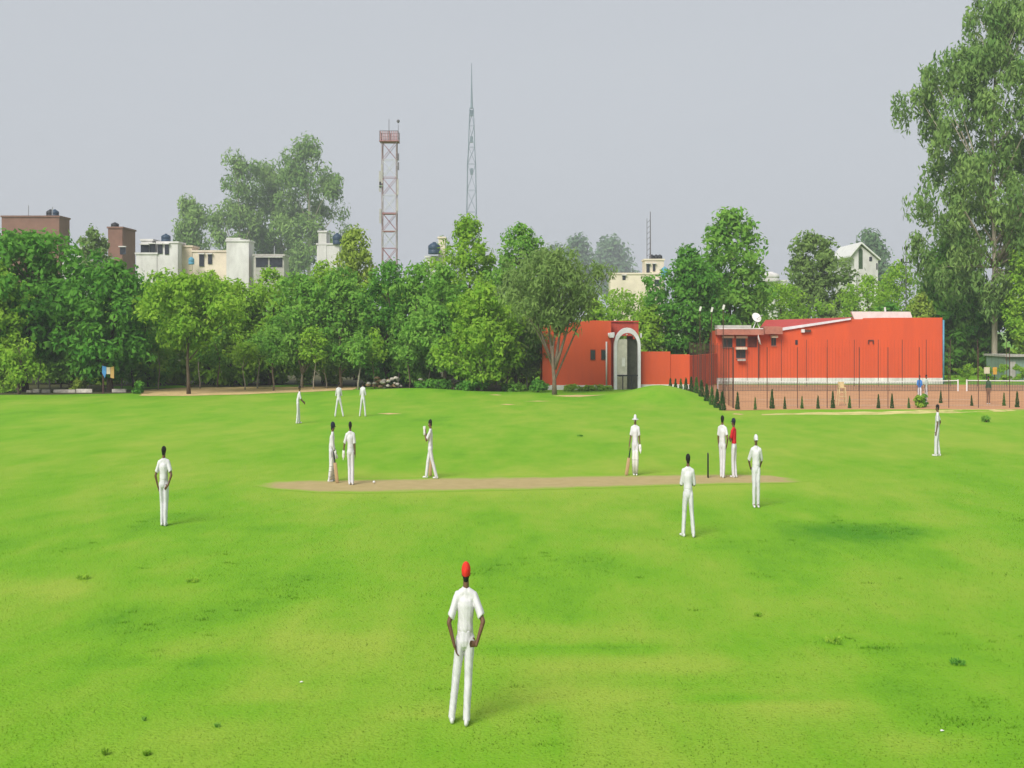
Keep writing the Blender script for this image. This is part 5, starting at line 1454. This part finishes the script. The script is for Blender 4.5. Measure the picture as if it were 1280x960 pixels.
# ------------------------------------------------------------------ cricket gear
def bat(label, foot, top):
    foot, top = Vector(foot), Vector(top)
    root = empty("cricket_bat", foot, label, "bat", "cricket bats")
    d = top - foot
    MB().cone((0, 0, 0.0), d * .62, (.050, .022), (.048, .018), ref=(1, 0, 0)).build("blade", M_WILLOW, root, True)
    MB().tube([d * .60, d], [.018, .016], 8).build("handle", M_NAVY, root, True)
    return root
f1 = gp(421.5, 604); bat("cricket bat resting on the pitch before the hunched batsman", (f1.x, f1.y, 0.03), (f1.x - .10, f1.y + .02, .88))
f2 = gp(783, 594.5); bat("cricket bat slanting from the ground to the sun-hatted batsman's hand", (f2.x, f2.y, 0.03), (f2.x + .12, f2.y + .02, .80))
f3 = gp(537.5, 596); bat("cricket bat hanging upright behind the striding player's legs", (f3.x, f3.y + .1, 0.03), (f3.x + .01, f3.y + .12, .78))
wk = gp(885, 597)
wc = empty("wicket", wk, "black set of stumps standing edge-on at the bowler's end", "wicket")
for i in (-1, 0, 1):
    MB().lathe([(.019, -.05), (.019, .68), (.014, .705), (.004, .71)], (0.012 * i, i * .11, 0), 8).build("stump", M_BLACK, wc, True)
for i in (-1, 1):
    MB().tube([(0.006 * i - .006, i * .055 - .05, .715), (0.006 * i + .006, i * .055 + .05, .715)], .008, 6).build("bail", M_BLACK, wc)
bl = gp(467.5, 604.5)
ball = MB().lathe([(.012, -.036), (.026, -.028), (.036, -.012), (.038, 0), (.036, .012), (.026, .028), (.012, .036)], (0, 0, 0), 14)
bo = ball.build("ball", M_SHOE, None, True); bo.location = (bl.x, bl.y, .045); bo.scale = (.95, .95, .95)
tag(bo, "small white ball lying on the bare pitch", "ball")

# dark weed clumps and litter on the near grass
def weed(px, py, w, h, label, leaf='dark'):
    b = gp(px, py); r = np.random.default_rng(int(px))
    root = empty("weed_clump", (b.x, b.y, 0), label, "weed", "dark weed clumps on the near grass")
    wd, hh = w / F * b.y / 2, h / F * b.y
    n = 90 if w > 6 else 26
    a = r.random(n) * 2 * np.pi; q = r.random(n) ** .5
    p = np.stack([np.cos(a) * q * wd, np.sin(a) * q * wd * 1.3, hh * .35 + hh * .4 * r.random(n)], -1)
    d = np.stack([np.cos(a) * .6, np.sin(a) * .6, .5 + r.random(n)], -1); d /= np.linalg.norm(d, axis=1, keepdims=True)
    s = np.cross(d, r.normal(size=(n, 3))); s /= np.linalg.norm(s, axis=1, keepdims=True)
    L, W = .06, .012
    v = np.stack([p - d * L * .5, p + s * W, p + d * L * .5, p - s * W], 1).reshape(-1, 3)
    link("foliage", np_mesh("foliage", v, np.arange(n * 4).reshape(-1, 4), r.random(n), LEAF[leaf]), root)
weed(1197, 831, 18, 7, "darkest weed clump, low on the grass far right of the red-capped fielder")
weed(1041, 804, 20, 9, "dark weed clump right of centre, level with the red-capped fielder's waist", 'bright')
weed(947, 770, 9, 4, "small weed tuft above the waist-level clump right of centre", 'bright')
weed(103, 724, 16, 6, "dark weed clump on the grass below the left fielder", 'bright')
weed(240, 727, 18, 4, "flat weed tuft right of the clump below the left fielder", 'bright')
weed(131, 944, 7, 9, "upright weed tuft near the lower left corner", 'bright')
weed(183, 944, 8, 5, "weed tuft right of the upright one near the lower left corner", 'bright')
weed(180, 901, 4, 4, "tiny dark weed above the lower left tufts", 'mid')
weed(272, 909, 5, 4, "tiny dark weed right of the lower left tufts", 'mid')
weed(725, 546, 8, 3, "small weed tuft in mid field left of the sun-hatted batsman", 'dark')
for (px, py, lab) in [(377, 854, "scrap of white paper on the grass left of the red-capped fielder"), (1178, 915, "scrap of white paper near the lower right corner")]:
    b = gp(px, py)
    me = MB().add([(-.03, -.02, .02), (.025, -.025, .03), (.03, .015, .02), (0, .025, .035), (-.03, .02, .025), (0, 0, .033)], [(0, 1, 5), (1, 2, 5), (2, 3, 5), (3, 4, 5), (4, 0, 5)])
    o = me.build("paper_scrap", M_WHITE); o.location = b; o.scale = (.7, .7, .7)
    tag(o, lab, "litter")

# ------------------------------------------------------------------ haze: the moist air of the place
hz = bpy.data.materials.new("haze_air")
hz.use_nodes = True
n, l = hz.node_tree.nodes, hz.node_tree.links
n.clear()
ho = n.new("ShaderNodeOutputMaterial")
hv = n.new("ShaderNodeVolumePrincipled")
hv.inputs["Color"].default_value = (0.86, 0.90, 0.96, 1)
hv.inputs["Density"].default_value = 0.0006
hv.inputs["Anisotropy"].default_value = 0.0
l.new(hv.outputs["Volume"], ho.inputs["Volume"])
hb = MB().box((-1010, -310, -1.5), (1010, 1010, 66)).build("haze", hz)
tag(hb, "thin pale haze hanging over the field and the town", "haze", kind="stuff")
